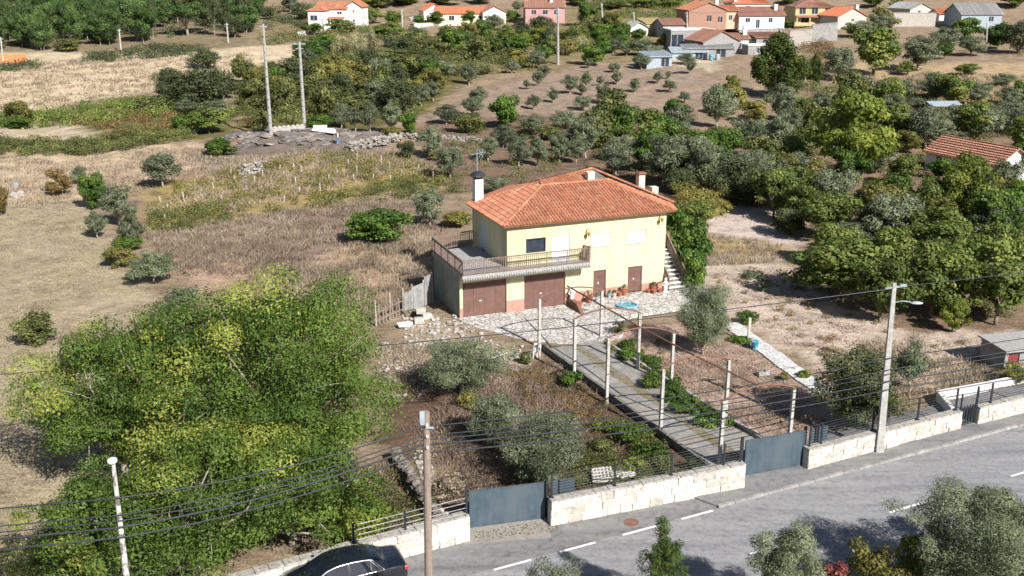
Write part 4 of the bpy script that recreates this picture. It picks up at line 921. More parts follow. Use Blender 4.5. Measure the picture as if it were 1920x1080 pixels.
# corrugated and plank fence left of the garage
a, b = xyz(812, 566), xyz(704, 612); d = b - a; t = empty('scrap_fence', a); tag(t, 'patched fence of corrugated sheets and planks left of the garage', 'fence')
x = d.normalized(); L_ = d.length
for s0, s1, h in ((.0, .16, 2.1), (.17, .36, 1.7), (.38, .52, 1.5)):
    mb = MB(); n = 16; n_ = Vector((-x.y, x.x, 0)); pv = []
    for k in range(n + 1): c = d * (s0 + (s1 - s0) * k / n) + n_ * .04 * (-1) ** k; pv += [c, c + Vector((0, 0, h))]
    mb.add(pv, [(2 * k, 2 * k + 2, 2 * k + 3, 2 * k + 1) for k in range(n)]); o = mb.build('corrugated_sheet', M['greyroof'], t); so_ = o.modifiers.new('thick', 'SOLIDIFY'); so_.thickness = .015
for k in range(9): mb = MB(); c = d * (.54 + .055 * k); mb.bar(c, c + Vector((.05 * (-1) ** k, 0, 1.25 + .2 * math.sin(k * 3))), .1, .03); mb.build('plank', M['wood'], t)
for z in (.4, 1.0): mb = MB(); mb.bar(d * .53 + Vector((0, 0, z)), d * 1.0 + Vector((0, 0, z - .1)), .07, .05); mb.build('rail', M['wood'], t)
for s in (0.01, .17, .37, .53, .75, .99): mb = MB(); mb.tube([d * s, d * s + Vector((0, 0, 1.9))], .04, 6); mb.build('post', M['palecon'], t)
# pallet and white sheet behind the long wall
p = xyz(1128, 905, .35); t = empty('white_crate', p, R(12)); tag(t, 'white slatted crate lying behind the long stone wall', 'crate')
mb = MB()
for k in range(6): mb.box((-.55 + k * .22, 0, .3), (.1, .9, .04))
for k in range(4): mb.box((0, -.38 + k * .25, .26), (1.25, .1, .04))
mb.box((0, 0, .02), (1.3, 1.0, .06)); mb.build('slats', M['palecon'], t); t.rotation_euler = (R(28), 0, R(8)); t.scale = (.75, .7, .8)
mb = MB(); mb.cur = .5
mb.rock((0, 0, .1), .5, .35, 3); mb.rock((.5, .1, .1), .42, .35, 5); mb.rock((-.45, -.05, .1), .35, .35, 6); o = mb.build('crumpled_sheeting', M['white']); o.scale = (.75, .75, .75); o.location = xyz(1166, 905, .35); tag(o, 'crumpled white sheeting beside the crate behind the long stone wall', 'sheeting')
mb = MB(); mb.lathe((0, 0, 0), [(.2, 0), (.24, .5), (.26, .52), (.2, .56)], 14); o = mb.build('blue_bucket', M['pool']); o.location = xyz(1415, 655, .02); tag(o, 'small blue bucket on the left edge of the white garden path', 'bucket')
mb = MB(); mb.box((0, 0, .7), (.17, .17, 1.4)); o = mb.build('garden_post', M['palecon'], bevel=.015); o.location = xyz(1403, 641, 0); o.scale.z = 1.15; tag(o, 'single short concrete post beside the white garden path', 'post')
mb = MB(); mb.box((0, 0, .1), (.7, .35, .22)); mb.box((.25, 0, .25), (.3, .3, .1)); o = mb.build('stone_trough', M['concrete'], bevel=.03); o.location = xyz(1430, 703, 0); o.rotation_euler.z = .3; tag(o, 'grey stone block lying on the bare plot left of the white garden path', 'block')
# garden shed at the right edge
p = xyz(1880, 700); t = empty('garden_shed', p, R(14)); t.scale = (.9, .7, .72); tag(t, 'small grey shed with a dark red door at the right edge behind the garden', 'shed')
mb = MB(); wall_holes(mb, 0, 4.5, 0, 1.9, [(.25, 1.1, .0, 1.65)]); mb.add([(0, 0, 0), (0, 3, 0), (0, 3, 2.1), (0, 0, 1.9)], [(3, 2, 1, 0)]); mb.add([(0, 3, 0), (4.5, 3, 0), (4.5, 3, 2.1), (0, 3, 2.1)], [(3, 2, 1, 0)]); mb.build('wall', M['greywall'], t)
mb = MB(); mb.poly([(-.2, -.35, 2.02), (4.7, -.35, 2.02), (4.7, 3.2, 2.22), (-.2, 3.2, 2.22)], .14); mb.build('roof', M['concrete'], t)
mb = MB(); mb.bb((.27, .1, .02), (1.08, .14, 1.63)); mb.build('door', mat_noise('dark red door', (.18, .03, .03), (.24, .05, .04), 3, .6, 0), t)

# ------------------------------------------------------------------ far and middle distance buildings
def cot(lab, px, py, w_, d_, h, rot, roof='gable', wm='white', rm='tile', rh=1.6, wins=(), chims=(), cat='house', name='house', along=True, oh=.35, porch=None, dz=0):
    p = ground(px, py); p.z += dz; t = empty(name, p, R(rot)); tag(t, lab, cat); x0, x1 = -w_ / 2, w_ / 2
    holes = [(a - b / 2, a + b / 2, c, c + e) for a, b, c, e in wins]
    mb = MB(); wall_holes(mb, x0, x1, -.6, h, holes, 0, .15)
    for xx, o_ in ((x0, 1), (x1, 0)):
        f = [(xx, 0, -.6), (xx, d_, -.6), (xx, d_, h), (xx, 0, h)]; mb.add(f, [(0, 1, 2, 3)])
        if roof == 'gable' and along: mb.add([(xx, 0, h), (xx, d_, h), (xx, d_ / 2, h + rh)], [(0, 1, 2)])
    mb.add([(x0, d_, -.6), (x1, d_, -.6), (x1, d_, h), (x0, d_, h)], [(3, 2, 1, 0)])
    if roof == 'gable' and not along:
        for yy in (0, d_): mb.add([(x0, yy, h), (x1, yy, h), (0, yy, h + rh)], [(0, 1, 2)])
    if roof == 'shed':
        for xx in (x0, x1): mb.add([(xx, 0, h), (xx, d_, h), (xx, d_, h + rh)], [(0, 1, 2)])
        mb.add([(x0, d_, h), (x1, d_, h), (x1, d_, h + rh), (x0, d_, h + rh)], [(0, 1, 2, 3)])
    mb.build('wall', M[wm], t)
    e = oh; k = rh * e / (d_ / 2); T = .14; mb = MB()
    def slab(pts):
        mb.cur = random.random(); mb.poly(pts, T)
        # corrugation: rows of tile ribs along the slope
        a, b, c, dd = [Vector(q) for q in (pts[0], pts[1], pts[2], pts[3 % len(pts)])]
        n = int((b - a).length / .42)
        for i in range(1, n):
            s = i / n; lo = a.lerp(b, s); hi = (dd.lerp(c, s) if len(pts) == 4 else c)
            if len(pts) == 3: continue
            mb.cur = random.random(); mb.bar(lo + Vector((0, 0, .04)), hi + Vector((0, 0, .04)), .17, .1)
    if roof == 'gable' and along:
        slab([(x0 - e, -e, h - k), (x1 + e, -e, h - k), (x1 + e, d_ / 2, h + rh), (x0 - e, d_ / 2, h + rh)]); slab([(x1 + e, d_ + e, h - k), (x0 - e, d_ + e, h - k), (x0 - e, d_ / 2, h + rh + .005), (x1 + e, d_ / 2, h + rh + .005)])
    elif roof == 'gable':
        k = rh * e / (w_ / 2); slab([(x0 - e, d_ + e, h - k), (x0 - e, -e, h - k), (0, -e, h + rh), (0, d_ + e, h + rh)]); slab([(x1 + e, -e, h - k), (x1 + e, d_ + e, h - k), (0, d_ + e, h + rh + .005), (0, -e, h + rh + .005)])
    elif roof == 'hip':
        q = min(w_, d_) / 2; r1, r2 = (x0 + q, d_ / 2, h + rh), (x1 - q, d_ / 2, h + rh)
        slab([(x0 - e, -e, h - k), (x1 + e, -e, h - k), r2, r1]); slab([(x1 + e, d_ + e, h - k), (x0 - e, d_ + e, h - k), r1, r2]); slab([(x0 - e, d_ + e, h - k), (x0 - e, -e, h - k), r1]); slab([(x1 + e, -e, h - k), (x1 + e, d_ + e, h - k), r2])
    elif roof == 'shed': slab([(x0 - e, -e, h + .1), (x1 + e, -e, h + .1), (x1 + e, d_ + e, h + rh + .1), (x0 - e, d_ + e, h + rh + .1)])
    else: mb.bb((x0 - .1, -.1, h), (x1 + .1, d_ + .1, h + .25))
    mb.build('roof', M[rm], t)
    for a, b, c, dd in holes:
        mb = MB(); mb.bb((a, .1, c), (b, .14, dd)); wi = mb.build('window' if c > .3 else 'door', M['glass'], t)
        mb = MB(); mb.bb((a - .08, -.05, c - .1), (b + .08, -.003, c - .01)); mb.bb(((a + b) / 2 - .03, .06, c), ((a + b) / 2 + .03, .1, dd)); mb.build('frame', M['whitepaint'], wi)
    for cx, cy, cz in chims: mb = MB(); mb.bb((cx - .4, cy - .4, h - .2), (cx + .4, cy + .4, cz)); mb.bb((cx - .5, cy - .5, cz), (cx + .5, cy + .5, cz + .2)); mb.build('chimney', M[wm if wm in ('white', 'cream') else 'white'], t)
    if porch:
        a, b, dp, z, = porch; mb = MB(); mb.poly([(a, -dp, z - .4), (b, -dp, z - .4), (b, -.01, z), (a, -.01, z)], .12); mb.build('porch_roof', M[rm], t)
        n = max(2, int((b - a) / 3)); 
        for i in range(n + 1): xx = a + .15 + (b - a - .3) * i / n; mb = MB(); mb.bb((xx - .15, -dp + .1, 0), (xx + .15, -dp + .4, z - .5)); mb.build('column', M[wm], t)
        mb = MB(); mb.bb((a, -dp + .15, 0), (b, -dp + .25, .8)); mb.build('parapet', M[wm], t)
    return t
cot('white villa with a terracotta roof and columned porch at the top left of centre', 622, 52, 8.2, 8, 4.9, -6, 'gable', 'white', 'tile', 1.5, [(-1.2, 1.2, 3.4, .6), (2.2, 1.2, 3.4, .6), (-1.6, 1.6, .6, 1.7), (1.2, 1.6, .6, 1.7)], porch=(-3.2, 3.6, 1.8, 2.8), name='villa')
cot('tall white wing of the villa, at its left end', 594, 58, 4.2, 7, 5.2, -6, 'hip', 'white', 'tile', 1.0, [(-.6, 1.8, 2.6, 1.2), (-.6, 1.2, .4, .5)], name='villa')
cot('white gabled wing of the villa, at its right end', 664, 50, 4.2, 7, 5.2, -6, 'gable', 'white', 'tile', 1.3, [(0, .5, 3.6, .5), (0, .6, 1.2, .6)], along=False, name='villa')
cot('low cream house with a bright orange roof among round bushes', 868, 44, 15, 8, 2.8, 2, 'gable', 'cream', 'tile3', 1.4, [(-3, 1.4, .8, 1.2), (1, 1.6, .2, 2.0), (5, 1.4, .8, 1.2)], name='bungalow')
cot('white gable end house left of the bright orange roof', 815, 40, 6, 8, 3.0, 14, 'gable', 'white', 'tile3', 1.7, [(0, 1.2, 1.0, 1.0)], along=False, name='bungalow')
cot('small white gabled house with a dull red roof between the orange and the pink house', 927, 42, 6.2, 9, 2.8, 12, 'gable', 'white', 'tile2', 1.5, [(0, .8, 1.2, .9)], along=False, name='bungalow')
cot('pink house with a dull red roof behind the tall orchard pole', 1022, 46, 10.5, 8, 4.6, 3, 'gable', 'rosewall', 'tile2', 1.7, [(-3, 1.2, 2.6, 1.1), (0, 1.2, 2.6, 1.1), (3, 1.2, 2.6, 1.1), (-1, 1.2, .2, 1.9)], [(-4.7, 4, 6.4), (1.8, 2.6, 6.4)])
cot('brick sided village house with a grey gable and orange roof', 1325, 66, 9.5, 9, 4.2, 10, 'gable', 'brick', 'tile', 1.8, [(.4, 1.1, 1.4, 1.4), (3.2, 1.1, 1.2, 1.3)], [(3.9, 5, 6.6)], along=False, dz=1.8)
cot('peach wing of the brick village house', 1368, 62, 4.0, 7, 4.0, 10, 'gable', 'peach', 'tile', 1.0, [(0, .9, 1.6, 1.1)], dz=1.6)
cot('large orange hipped roof house behind the village cluster', 1408, 38, 10.5, 9, 3.2, 4, 'hip', 'white', 'tile3', 2.0, [(-1, 1.2, 1.2, 1.2)], [(-1, 3, 5.6), (-4.4, 1, 5.0)], dz=1.4)
cot('white village house with a brown roof and white chimney', 1427, 60, 11.5, 8, 3.4, 4, 'gable', 'white', 'tile2', 1.8, [(-3.6, 1.1, 1.6, 1.0), (-1, .9, .2, 2.0), (2.2, 1.0, 1.6, 1.0)], [(4.0, 2.4, 5.6)], dz=.8)
cot('grey village annex under a wide white terrace', 1298, 90, 10, 7, 3.8, 8, 'flat', 'greywall', 'white', .1, [(-3.5, 2.6, .1, 2.8), (2, 1.0, 1.8, 1.0)], name='annex', cat='building')
cot('grey gabled barn with a brown roof below the terrace annex', 1352, 100, 8.5, 9, 2.6, 16, 'gable', 'greywall', 'tile2', 2.1, [(2.2, 1.0, .8, 1.2)], along=False, name='barn', cat='barn')
cot('white lean-to at the right of the grey barn', 1385, 98, 4.2, 6, 3.0, 4, 'gable', 'white', 'tile2', .9, [(0, .9, .8, 1.1)], [(1.6, 2.0, 5.2)], name='lean_to', cat='building')
cot('long low grey roofed shed in front of the grey barn', 1330, 108, 10.5, 4, 1.9, 4, 'shed', 'greywall', 'greyroof', .5, [(-2, 2.2, .1, 1.5), (2.4, 2, .1, 1.5)], name='shed', cat='shed')
cot('small ochre yellow house at the left end of the village', 1229, 66, 4.6, 6, 2.8, 12, 'shed', 'ochre', 'ochre', .9, [(0, .9, .8, 1.0)])
cot('small grey house with a reddish roof next to the ochre one', 1262, 74, 5.2, 7, 3.6, 10, 'gable', 'greywall', 'tile2', 1.1, [(-.5, .9, 1.2, 1.0)])
cot('tiny white gabled house at the far left of the village', 1198, 66, 4.6, 6, 1.9, 14, 'gable', 'white', 'greyroof', 1.2, [(0, .8, .6, .8)], along=False)
cot('pale lean-to with a reddish roof in front of the village wall', 1450, 88, 8, 5, 2.0, 8, 'shed', 'greywall', 'tile2', .8, [(-2, 1.0, .6, 1.0)], name='outbuilding', cat='shed')
cot('white roofed low outbuilding in front of the dark conifer', 1432, 104, 7, 4, 2.0, 8, 'flat', 'greywall', 'white', .1, [(-1, 1.0, .6, 1.0)], name='outbuilding', cat='shed')
cot('yellow and white villa with a brown roof and white balcony', 1527, 48, 10.5, 9, 4.8, 3, 'hip', 'ochre', 'tile2', 1.6, [(-3.4, 1.6, 2.9, 1.7), (-.2, 1.6, 2.9, 1.7), (3.2, 1.4, 2.9, 1.5), (-2.6, 2, .2, 1.9)], porch=(-5.2, 5.2, 1.3, 2.6), name='villa')
cot('pale grey gable end house with a bright orange roof, right of the balcony villa', 1596, 54, 8.2, 9, 3.2, 16, 'gable', 'palecon', 'tile3', 2.0, [(.2, .7, 1.8, .6)], [(3.0, 3, 5.6)], along=False)
cot('pale gabled shed with a grey roof at the top right', 1725, 34, 7.5, 9, 2.6, 22, 'gable', 'palecon', 'greyroof', 1.5, [(-.5, .8, 1.4, .6)], along=False, name='barn', cat='barn')
cot('little white house with a red roof between the two grey roofed barns', 1778, 42, 5.4, 6, 2.4, 3, 'gable', 'white', 'tile3', 1.1, [(0, .8, .8, .9)])
cot('long blue grey barn with a grey sheet roof at the top right corner', 1838, 54, 10.5, 10, 3.8, 2, 'gable', 'bluegrey', 'greyroof', 2.4, [(-2, 2, .1, 2.4), (2.5, 1.2, 1.8, 1.2)], name='barn', cat='barn')
cot('blue grey sheet metal hut in the small olive orchard', 1236, 126, 5.2, 3.6, 2.0, 14, 'shed', 'bluegrey', 'bluegrey', .7, [(1.2, 1.6, .1, 1.6)], name='sheet_hut', cat='shed')
cot('pale blue plastic covered shelter behind the sheet metal hut', 1293, 112, 7.5, 4.5, 1.7, 8, 'gable', 'bluegrey', 'bluegrey', .8, [(2, 1.6, .1, 1.3)], name='shelter', cat='shed')
# cement yard walls of the village
for lab, a, b, h, m in (('tall grey cement yard wall in the middle of the village', (1521, 80), (1568, 76), 4.0, 'greywall'), ('pale stone yard wall left of the tall grey cement wall', (1478, 88), (1520, 84), 3.4, 'rubble'), ('long pale stone retaining wall below the grey roofed barns', (1668, 50), (1752, 50), 3.4, 'rubble'), ('cream garden wall below the bright orange roof', (776, 53), (880, 47), 1.0, 'cream'), ('white roadside wall left of the villa', (560, 68), (604, 60), .9, 'white'), ('dark retaining wall behind the white village house', (1385, 70), (1470, 66), 1.6, 'greywall')):
    p, q = ground(*a), ground(*b); mb = MB(); mb.bar(p + Vector((0, 0, h / 2)), q + Vector((0, 0, h / 2)), .4, h); mb.bar(p + Vector((0, 0, h + .06)), q + Vector((0, 0, h + .06)), .55, .12); tag(mb.build('yard_wall', M[m]), lab, 'wall')
mb = MB(); mb.poly([ground(784, 54) + Vector((0, 0, .1)), ground(800, 54) + Vector((0, 0, .1)), ground(784, 30) + Vector((0, 0, .1)), ground(766, 33) + Vector((0, 0, .1))]); struct(mb, 'far_driveway', M['palecon'])
# red striped roof house at the right edge: one long slope towards the camera, dark red tile lines
p = ground(1796, 332); t = empty('striped_roof_house', p, R(-66)); t.scale = (.98, .68, .9); tag(t, 'low house with a red and buff striped roof, half hidden at the right edge', 'house')
mb = MB(); wall_holes(mb, -5.2, 5.2, 0, 2.6, [(-3.6, -2.4, .9, 2.1), (2.6, 3.6, .9, 2.1)]); 
for xx in (-5.2, 5.2): mb.add([(xx, 0, 0), (xx, 8, 0), (xx, 8, 2.6), (xx, 4, 4.4), (xx, 0, 2.6)], [(0, 1, 2, 3, 4)])
mb.add([(-5.2, 8, 0), (5.2, 8, 0), (5.2, 8, 2.6), (-5.2, 8, 2.6)], [(3, 2, 1, 0)]); mb.build('wall', M['white'], t)
mb = MB(); roof_face(mb, [(-5.6, -.5, 2.38), (5.6, -.5, 2.38), (5.6, 4, 4.42), (-5.6, 4, 4.42)]); mb.poly([(5.6, 8.5, 2.38), (-5.6, 8.5, 2.38), (-5.6, 4, 4.42), (5.6, 4, 4.42)], .1)
rf = mb.build('roof', mat_noise('buff clay tile', (.36, .20, .13), (.52, .32, .22), 4, .9, .1, tint=.2), t)
mb = MB()
for k in range(9): y = -.4 + k * .52; z = 2.38 + (y + .5) * (2.04 / 4.5) + .1; mb.bar((-5.6, y, z), (5.6, y, z), .2, .07)
mb.build('tile_lines', mat_noise('dark red tile', (.28, .05, .035), (.36, .08, .05), 4, .9, .1), rf)
for a, b in ((-3.6, -2.4), (2.6, 3.6)): mb = MB(); mb.bb((a, .1, .9), (b, .13, 2.1)); mb.build('window', M['glass'], t)
p = ground(1768, 222); mb = MB(); mb.poly([(-2.4, -1.2, 2.0), (2.2, -1.2, 2.05), (2.4, 1.4, 2.4), (-2.2, 1.4, 2.35)], .12)
for sx in (-2, 2):
    for sy in (-1, 1.2): mb.tube([(sx, sy, 0), (sx, sy, 2.1)], .08, 6)
o = mb.build('flat_shelter', M['bluegrey']); o.location = p; tag(o, 'low flat grey sheet roof on posts among the olive trees at the right', 'shelter')
p = ground(1608, 158); mb = MB(); bmv = []
for j in range(7):
    for i in range(11): u, v = i / 10 * 2 - 1, j / 6 * 2 - 1; bmv.append((u * 2.9, v * 1.6, max(0, 1.5 * (1 - .9 * u * u) * (1 - .95 * v * v)) + .12 * math.sin(i * 2.1 + j * 1.7)))
mb.add(bmv, [(j * 11 + i, j * 11 + i + 1, (j + 1) * 11 + i + 1, (j + 1) * 11 + i) for j in range(6) for i in range(10)]); o = mb.build('tarpaulin_heap', M['tarp'], smooth=True); o.location = p; tag(o, 'dark blue and pale tarpaulin over a heap between the olive trees at the upper right', 'tarpaulin')
for px, py, m, lab, c in ((1333, 113, 'pool', 'bright blue barrel in the yard beside the plastic shelter', 'barrel'), (1345, 112, 'bluegrey', 'pale blue barrel right of the bright blue one in the village yard', 'barrel'), (1322, 112, 'dark', 'dark barrel left of the bright blue one in the village yard', 'barrel')):
    mb = MB(); mb.lathe((0, 0, 0), [(.42, 0), (.46, .35), (.46, .8), (.42, 1.15), (.36, 1.17)], 14); o = mb.build('barrel', M[m]); o.location = ground(px, py); tag(o, lab, c, 'barrels in the village yard')

# ------------------------------------------------------------------ vegetation
VT = RNG.random((256, 256))
def vn(x, y, sc):
    x = np.asarray(x) / sc + 37.3; y = np.asarray(y) / sc + 11.7; i, j = np.floor(x).astype(int), np.floor(y).astype(int); u, v = x - i, y - j; u = u * u * (3 - 2 * u); v = v * v * (3 - 2 * v); g = lambda a, b: VT[a % 256, b % 256]
    return (g(i, j) * (1 - u) + g(i + 1, j) * u) * (1 - v) + (g(i, j + 1) * (1 - u) + g(i + 1, j + 1) * u) * v
def leaves(cc, cr, n, size, aspect=2.2, droop=0., tj=.11, flat=.35, ctint=None):
    """leaf quads spread over leafy clumps: centres cc (k,3), radii cr (k,3) -> V, F, tint"""
    k = len(cc); w_ = (cr.prod(1)) ** (2 / 3); pick = RNG.choice(k, n, p=w_ / w_.sum())
    d = RNG.normal(size=(n, 3)); d /= np.linalg.norm(d, axis=1)[:, None]
    rad = RNG.uniform(.35, 1.0, n) ** .45 * (1 + .15 * RNG.normal(size=n))
    c = cc[pick] + d * cr[pick] * rad[:, None]
    nrm = d * 1.15 + RNG.normal(size=(n, 3)) * .42 + np.array([0, 0, flat * .6]); nrm /= np.linalg.norm(nrm, axis=1)[:, None]
    a = RNG.normal(size=(n, 3)) + np.array([0, 0, -droop]); a -= nrm * (a * nrm).sum(1)[:, None]; a /= np.linalg.norm(a, axis=1)[:, None] + 1e-9
    b = np.cross(nrm, a); s = size * RNG.uniform(.4, 1.5, n)[:, None]
    V = np.stack([c - a * s * .5, c + b * s / aspect * .5, c + a * s * .5, c - b * s / aspect * .5], 1).reshape(-1, 3)
    F = np.arange(4 * n).reshape(n, 4)
    if ctint is None: ctint = RNG.uniform(.2, .75, k)
    return V, F, np.clip(ctint[pick] + RNG.normal(0, tj, n), 0, 1)
def crown_clumps(n, w_, h, z0, shape='round', rc=.16, hollow=.55):
    """clump centres of a crown of width w_, from z0 to z0+h"""
    P_ = []; ph = RNG.uniform(0, 6.28, 2)
    while len(P_) < n:
        d = RNG.normal(size=3); d /= np.linalg.norm(d); r = RNG.uniform(hollow, 1) ** .8
        x, y, z = d * r
        if shape == 'umbrella': z = abs(z) * .9 - .15
        if shape == 'cone': k = (1 - (z + 1) / 2) ** .75 + .12; x *= k * 1.15; y *= k * 1.15
        if shape == 'vase': k = .55 + .45 * (z + 1) / 2; x *= k; y *= k
        lump = .93 + .2 * math.sin(3 * math.atan2(y, x) + z * 3 + ph[0]) + .15 * math.sin(5 * x + 7 * z + ph[1])
        P_.append((x * lump * w_ / 2 * (1 - rc), y * lump * w_ / 2 * (1 - rc), z0 + h / 2 + z * h / 2 * (1 - rc)))
    P_ = np.array(P_); q = RNG.uniform(.6, 1.35, n)[:, None]
    return P_, q * np.array([[w_ * rc, w_ * rc, min(h, w_) * rc * .8]])
def limbs(mb, cc, z0, r0, n=6, lean=.1, kinks=3, forks=2):
    """tapered trunk and curved limbs that reach into the crown"""
    top = Vector((random.uniform(-lean, lean), random.uniform(-lean, lean), z0)); pts = [Vector((0, 0, -.15)), top * .5 + Vector((random.uniform(-lean, lean) * .5, 0, 0)), top]
    mb.tube(pts, [r0 * 1.35, r0, r0 * .85], 9)
    idx = RNG.choice(len(cc), min(n, len(cc)), replace=False)
    for i in idx:
        e = Vector(cc[i]); m_ = top.lerp(e, .5) + Vector((random.uniform(-1, 1), random.uniform(-1, 1), random.uniform(0, .6))) * (e - top).length * .12
        m2 = m_.lerp(e, .5) + Vector((random.uniform(-1, 1), random.uniform(-1, 1), 0)) * (e - top).length * .07
        mb.tube([top, m_, m2, e], [r0 * .6, r0 * .36, r0 * .22, r0 * .08], 6)
        for f in range(forks):
            j = RNG.integers(len(cc)); e2 = Vector(cc[j]); 
            if (e2 - m_).length < (e - top).length * .9: mb.tube([m_, m_.lerp(e2, .5) + Vector((0, 0, .05)), e2], [r0 * .3, r0 * .16, r0 * .05], 5)
SPEC = {  # leaf material, crown shape, clumps, leaf count, leaf size (fraction of height), aspect, crown bottom, clump radius, limbs, hollow, bark
 'olive': ('olive', 'round', 34, 5600, .034, 2.8, .16, .15, 8, .35, 'palebark'),
 'grove': ('grove', 'round', 34, 5600, .034, 1.7, .14, .15, 8, .35, 'bark'),
 'green': ('green', 'round', 34, 4400, .040, 1.6, .10, .17, 4, .45, 'bark'),
 'yellowgreen': ('yellowgreen', 'round', 70, 8000, .030, 1.8, .10, .12, 7, .4, 'palebark'),
 'oak': ('oak', 'round', 44, 5200, .030, 1.6, .04, .17, 3, .5, 'bark'),
 'shrub': ('bramble', 'round', 26, 3200, .045, 1.7, .0, .2, 0, .4, 'bark'),
 'russet': ('russet', 'round', 26, 3000, .045, 1.7, .02, .18, 2, .4, 'bark'),
 'yellow': ('yellow', 'round', 26, 3000, .045, 1.5, .04, .18, 3, .4, 'bark'),
 'cypress': ('cypress', 'cone', 120, 12000, .026, 2.2, .0, .10, 3, .5, 'bark'),
 'pine': ('pine', 'round', 40, 5600, .036, 2.6, .13, .16, 6, .4, 'palebark'),
 'stonepine': ('pine', 'umbrella', 70, 9000, .030, 2.6, .25, .14, 9, .3, 'palebark'),
 'eucalypt': ('oak', 'round', 30, 4000, .032, 2.6, .30, .14, 6, .3, 'palebark'),
 'mixed': ('yellow', 'round', 40, 4600, .034, 1.8, .04, .15, 4, .45, 'bark'),
 'bush': ('green', 'round', 30, 4200, .040, 1.6, .0, .18, 0, .4, 'bark'),
 'cane': ('cane', 'vase', 30, 3000, .07, 9.0, .0, .16, 0, .2, 'bark'),
 'bare': ('russet', 'round', 26, 420, .02, 2, .25, .1, 26, .3, 'palebark')}
PROTO = {}
def proto(sp, v):
    if (sp, v) in PROTO: return PROTO[sp, v]
    m, sh, nc, nl, ls, asp, zb, rc, nlimb, hol, bk = SPEC[sp]
    cc, cr = crown_clumps(nc, 1, 1 - zb, zb, sh, rc, hol)
    if sp == 'cane': cr = cr * np.array([[.6, .6, 2.2]])
    ct = None
    if sp == 'mixed': ct = np.where(RNG.random(nc) < .5, .05, .5) + RNG.uniform(0, .2, nc)
    V, F_, T = leaves(cc, cr, int(nl * 1.3), ls * 1.5, asp * .85, 1.5 if sp in ('cane',) else .3, ctint=ct, flat=-.2 if sp == 'cane' else .35)
    o = np_mesh('crown', V, F_, M[m], T); me = o.data; bpy.data.objects.remove(o); tm = None
    if nlimb:
        mb = MB(); limbs(mb, cc, max(zb * .95, .12), .028 if sp not in ('pine', 'eucalypt') else .018, nlimb, .04); o = mb.build('trunk', M[bk], smooth=True); tm = o.data; bpy.data.objects.remove(o)
    PROTO[sp, v] = (me, tm); return PROTO[sp, v]
NV = 5
def plant(name, sp, p, w_, h, label, cat, group=None, rz=None):
    me, tm = proto(sp, random.randrange(NV))
    s = (w_, w_ * random.uniform(.9, 1.1), h)
    if tm is None:
        o = bpy.data.objects.new(name, me); link(o); o.location = p; o.rotation_euler.z = random.uniform(0, 6.28); o.scale = s; tag(o, label, cat, group); return o
    t = empty(name, p, random.uniform(0, 6.28)); tag(t, label, cat, group)
    for nm, me_ in (('crown', me), ('trunk', tm)): o = bpy.data.objects.new(nm, me_); link(o, t); o.scale = s
    return t
ORD = ['leftmost', 'second', 'third', 'fourth', 'fifth', 'sixth', 'seventh', 'eighth', 'ninth', 'tenth', 'eleventh', 'twelfth', 'thirteenth', 'fourteenth', 'fifteenth', 'sixteenth', 'seventeenth', 'eighteenth', 'nineteenth', 'twentieth'] + ['%d%s' % (i, {1: 'st', 2: 'nd', 3: 'rd'}.get(i % 10, 'th')) for i in range(21, 90)]
KIND = {'olive': ('olive_tree', 'olive', 'grey-green olive tree'), 'grove': ('fruit_tree', 'fruit tree', 'mid green fruit tree'), 'green': ('broadleaf_tree', 'tree', 'fresh green leafy tree'), 'yellowgreen': ('poplar_tree', 'tree', 'bright yellow-green tree'),
 'oak': ('oak_tree', 'oak', 'dark dense oak'), 'shrub': ('shrub', 'shrub', 'olive-green scrubby shrub'), 'russet': ('russet_bush', 'bush', 'brownish red bush'), 'yellow': ('yellow_bush', 'bush', 'yellowing bush'), 'cypress': ('conifer', 'conifer', 'dark gold-green conifer'),
 'pine': ('pine_tree', 'pine', 'pine tree'), 'stonepine': ('stone_pine', 'pine', 'round-crowned stone pine'), 'eucalypt': ('slender_tree', 'tree', 'slender pale-trunked tree'), 'mixed': ('autumn_tree', 'tree', 'green and yellow autumn tree'), 'bush': ('green_bush', 'bush', 'bright green bush'), 'cane': ('cane_clump', 'reeds', 'pale yellow cane clump'), 'bare': ('bare_tree', 'tree', 'nearly leafless pale tree')}
def grow(where, items):
    """items: (species, x, y foot, width, height) in photograph pixels; labelled by kind and order from the left in the named place"""
    by = {}
    for it in items: by.setdefault(it[0], []).append(it)
    for sp, l in by.items():
        l.sort(key=lambda a: a[1]); nm, cat, desc = KIND[sp]
        for i, (_, x, y, w_, h) in enumerate(l):
            p = ground(x, y); k = mpp(p); p.z = float(hz(p.x, p.y)) - .05
            if len(l) == 1: lab = f'{desc} {where}'
            else: lab = f"{desc} {where}, {ORD[i] if i < len(l) - 1 else 'rightmost'}{' from left' if 0 < i < len(l) - 1 else ''}"
            plant(nm, sp, p, w_ * k * .97, h * k, lab, cat, f'{cat} plants {where}' if len(l) > 1 else None)
grow('in the mown young orchard', [('olive', *q) for q in [(1104, 128, 22, 20), (1152, 136, 28, 20), (1157, 158, 26, 27), (1100, 164, 32, 32), (1068, 175, 40, 36), (1090, 178, 26, 24), (1133, 196, 38, 40), (1008, 160, 26, 26), (1037, 193, 26, 30), (1092, 208, 40, 32), (1190, 173, 28, 28), (1125, 160, 20, 18), (987, 166, 20, 18), (1020, 145, 32, 24), (1234, 156, 27, 24), (1252, 148, 16, 16), (1293, 138, 30, 32), (1285, 120, 42, 20), (1203, 130, 40, 30), (1255, 172, 28, 24), (1283, 193, 24, 24), (1222, 112, 40, 30)]])
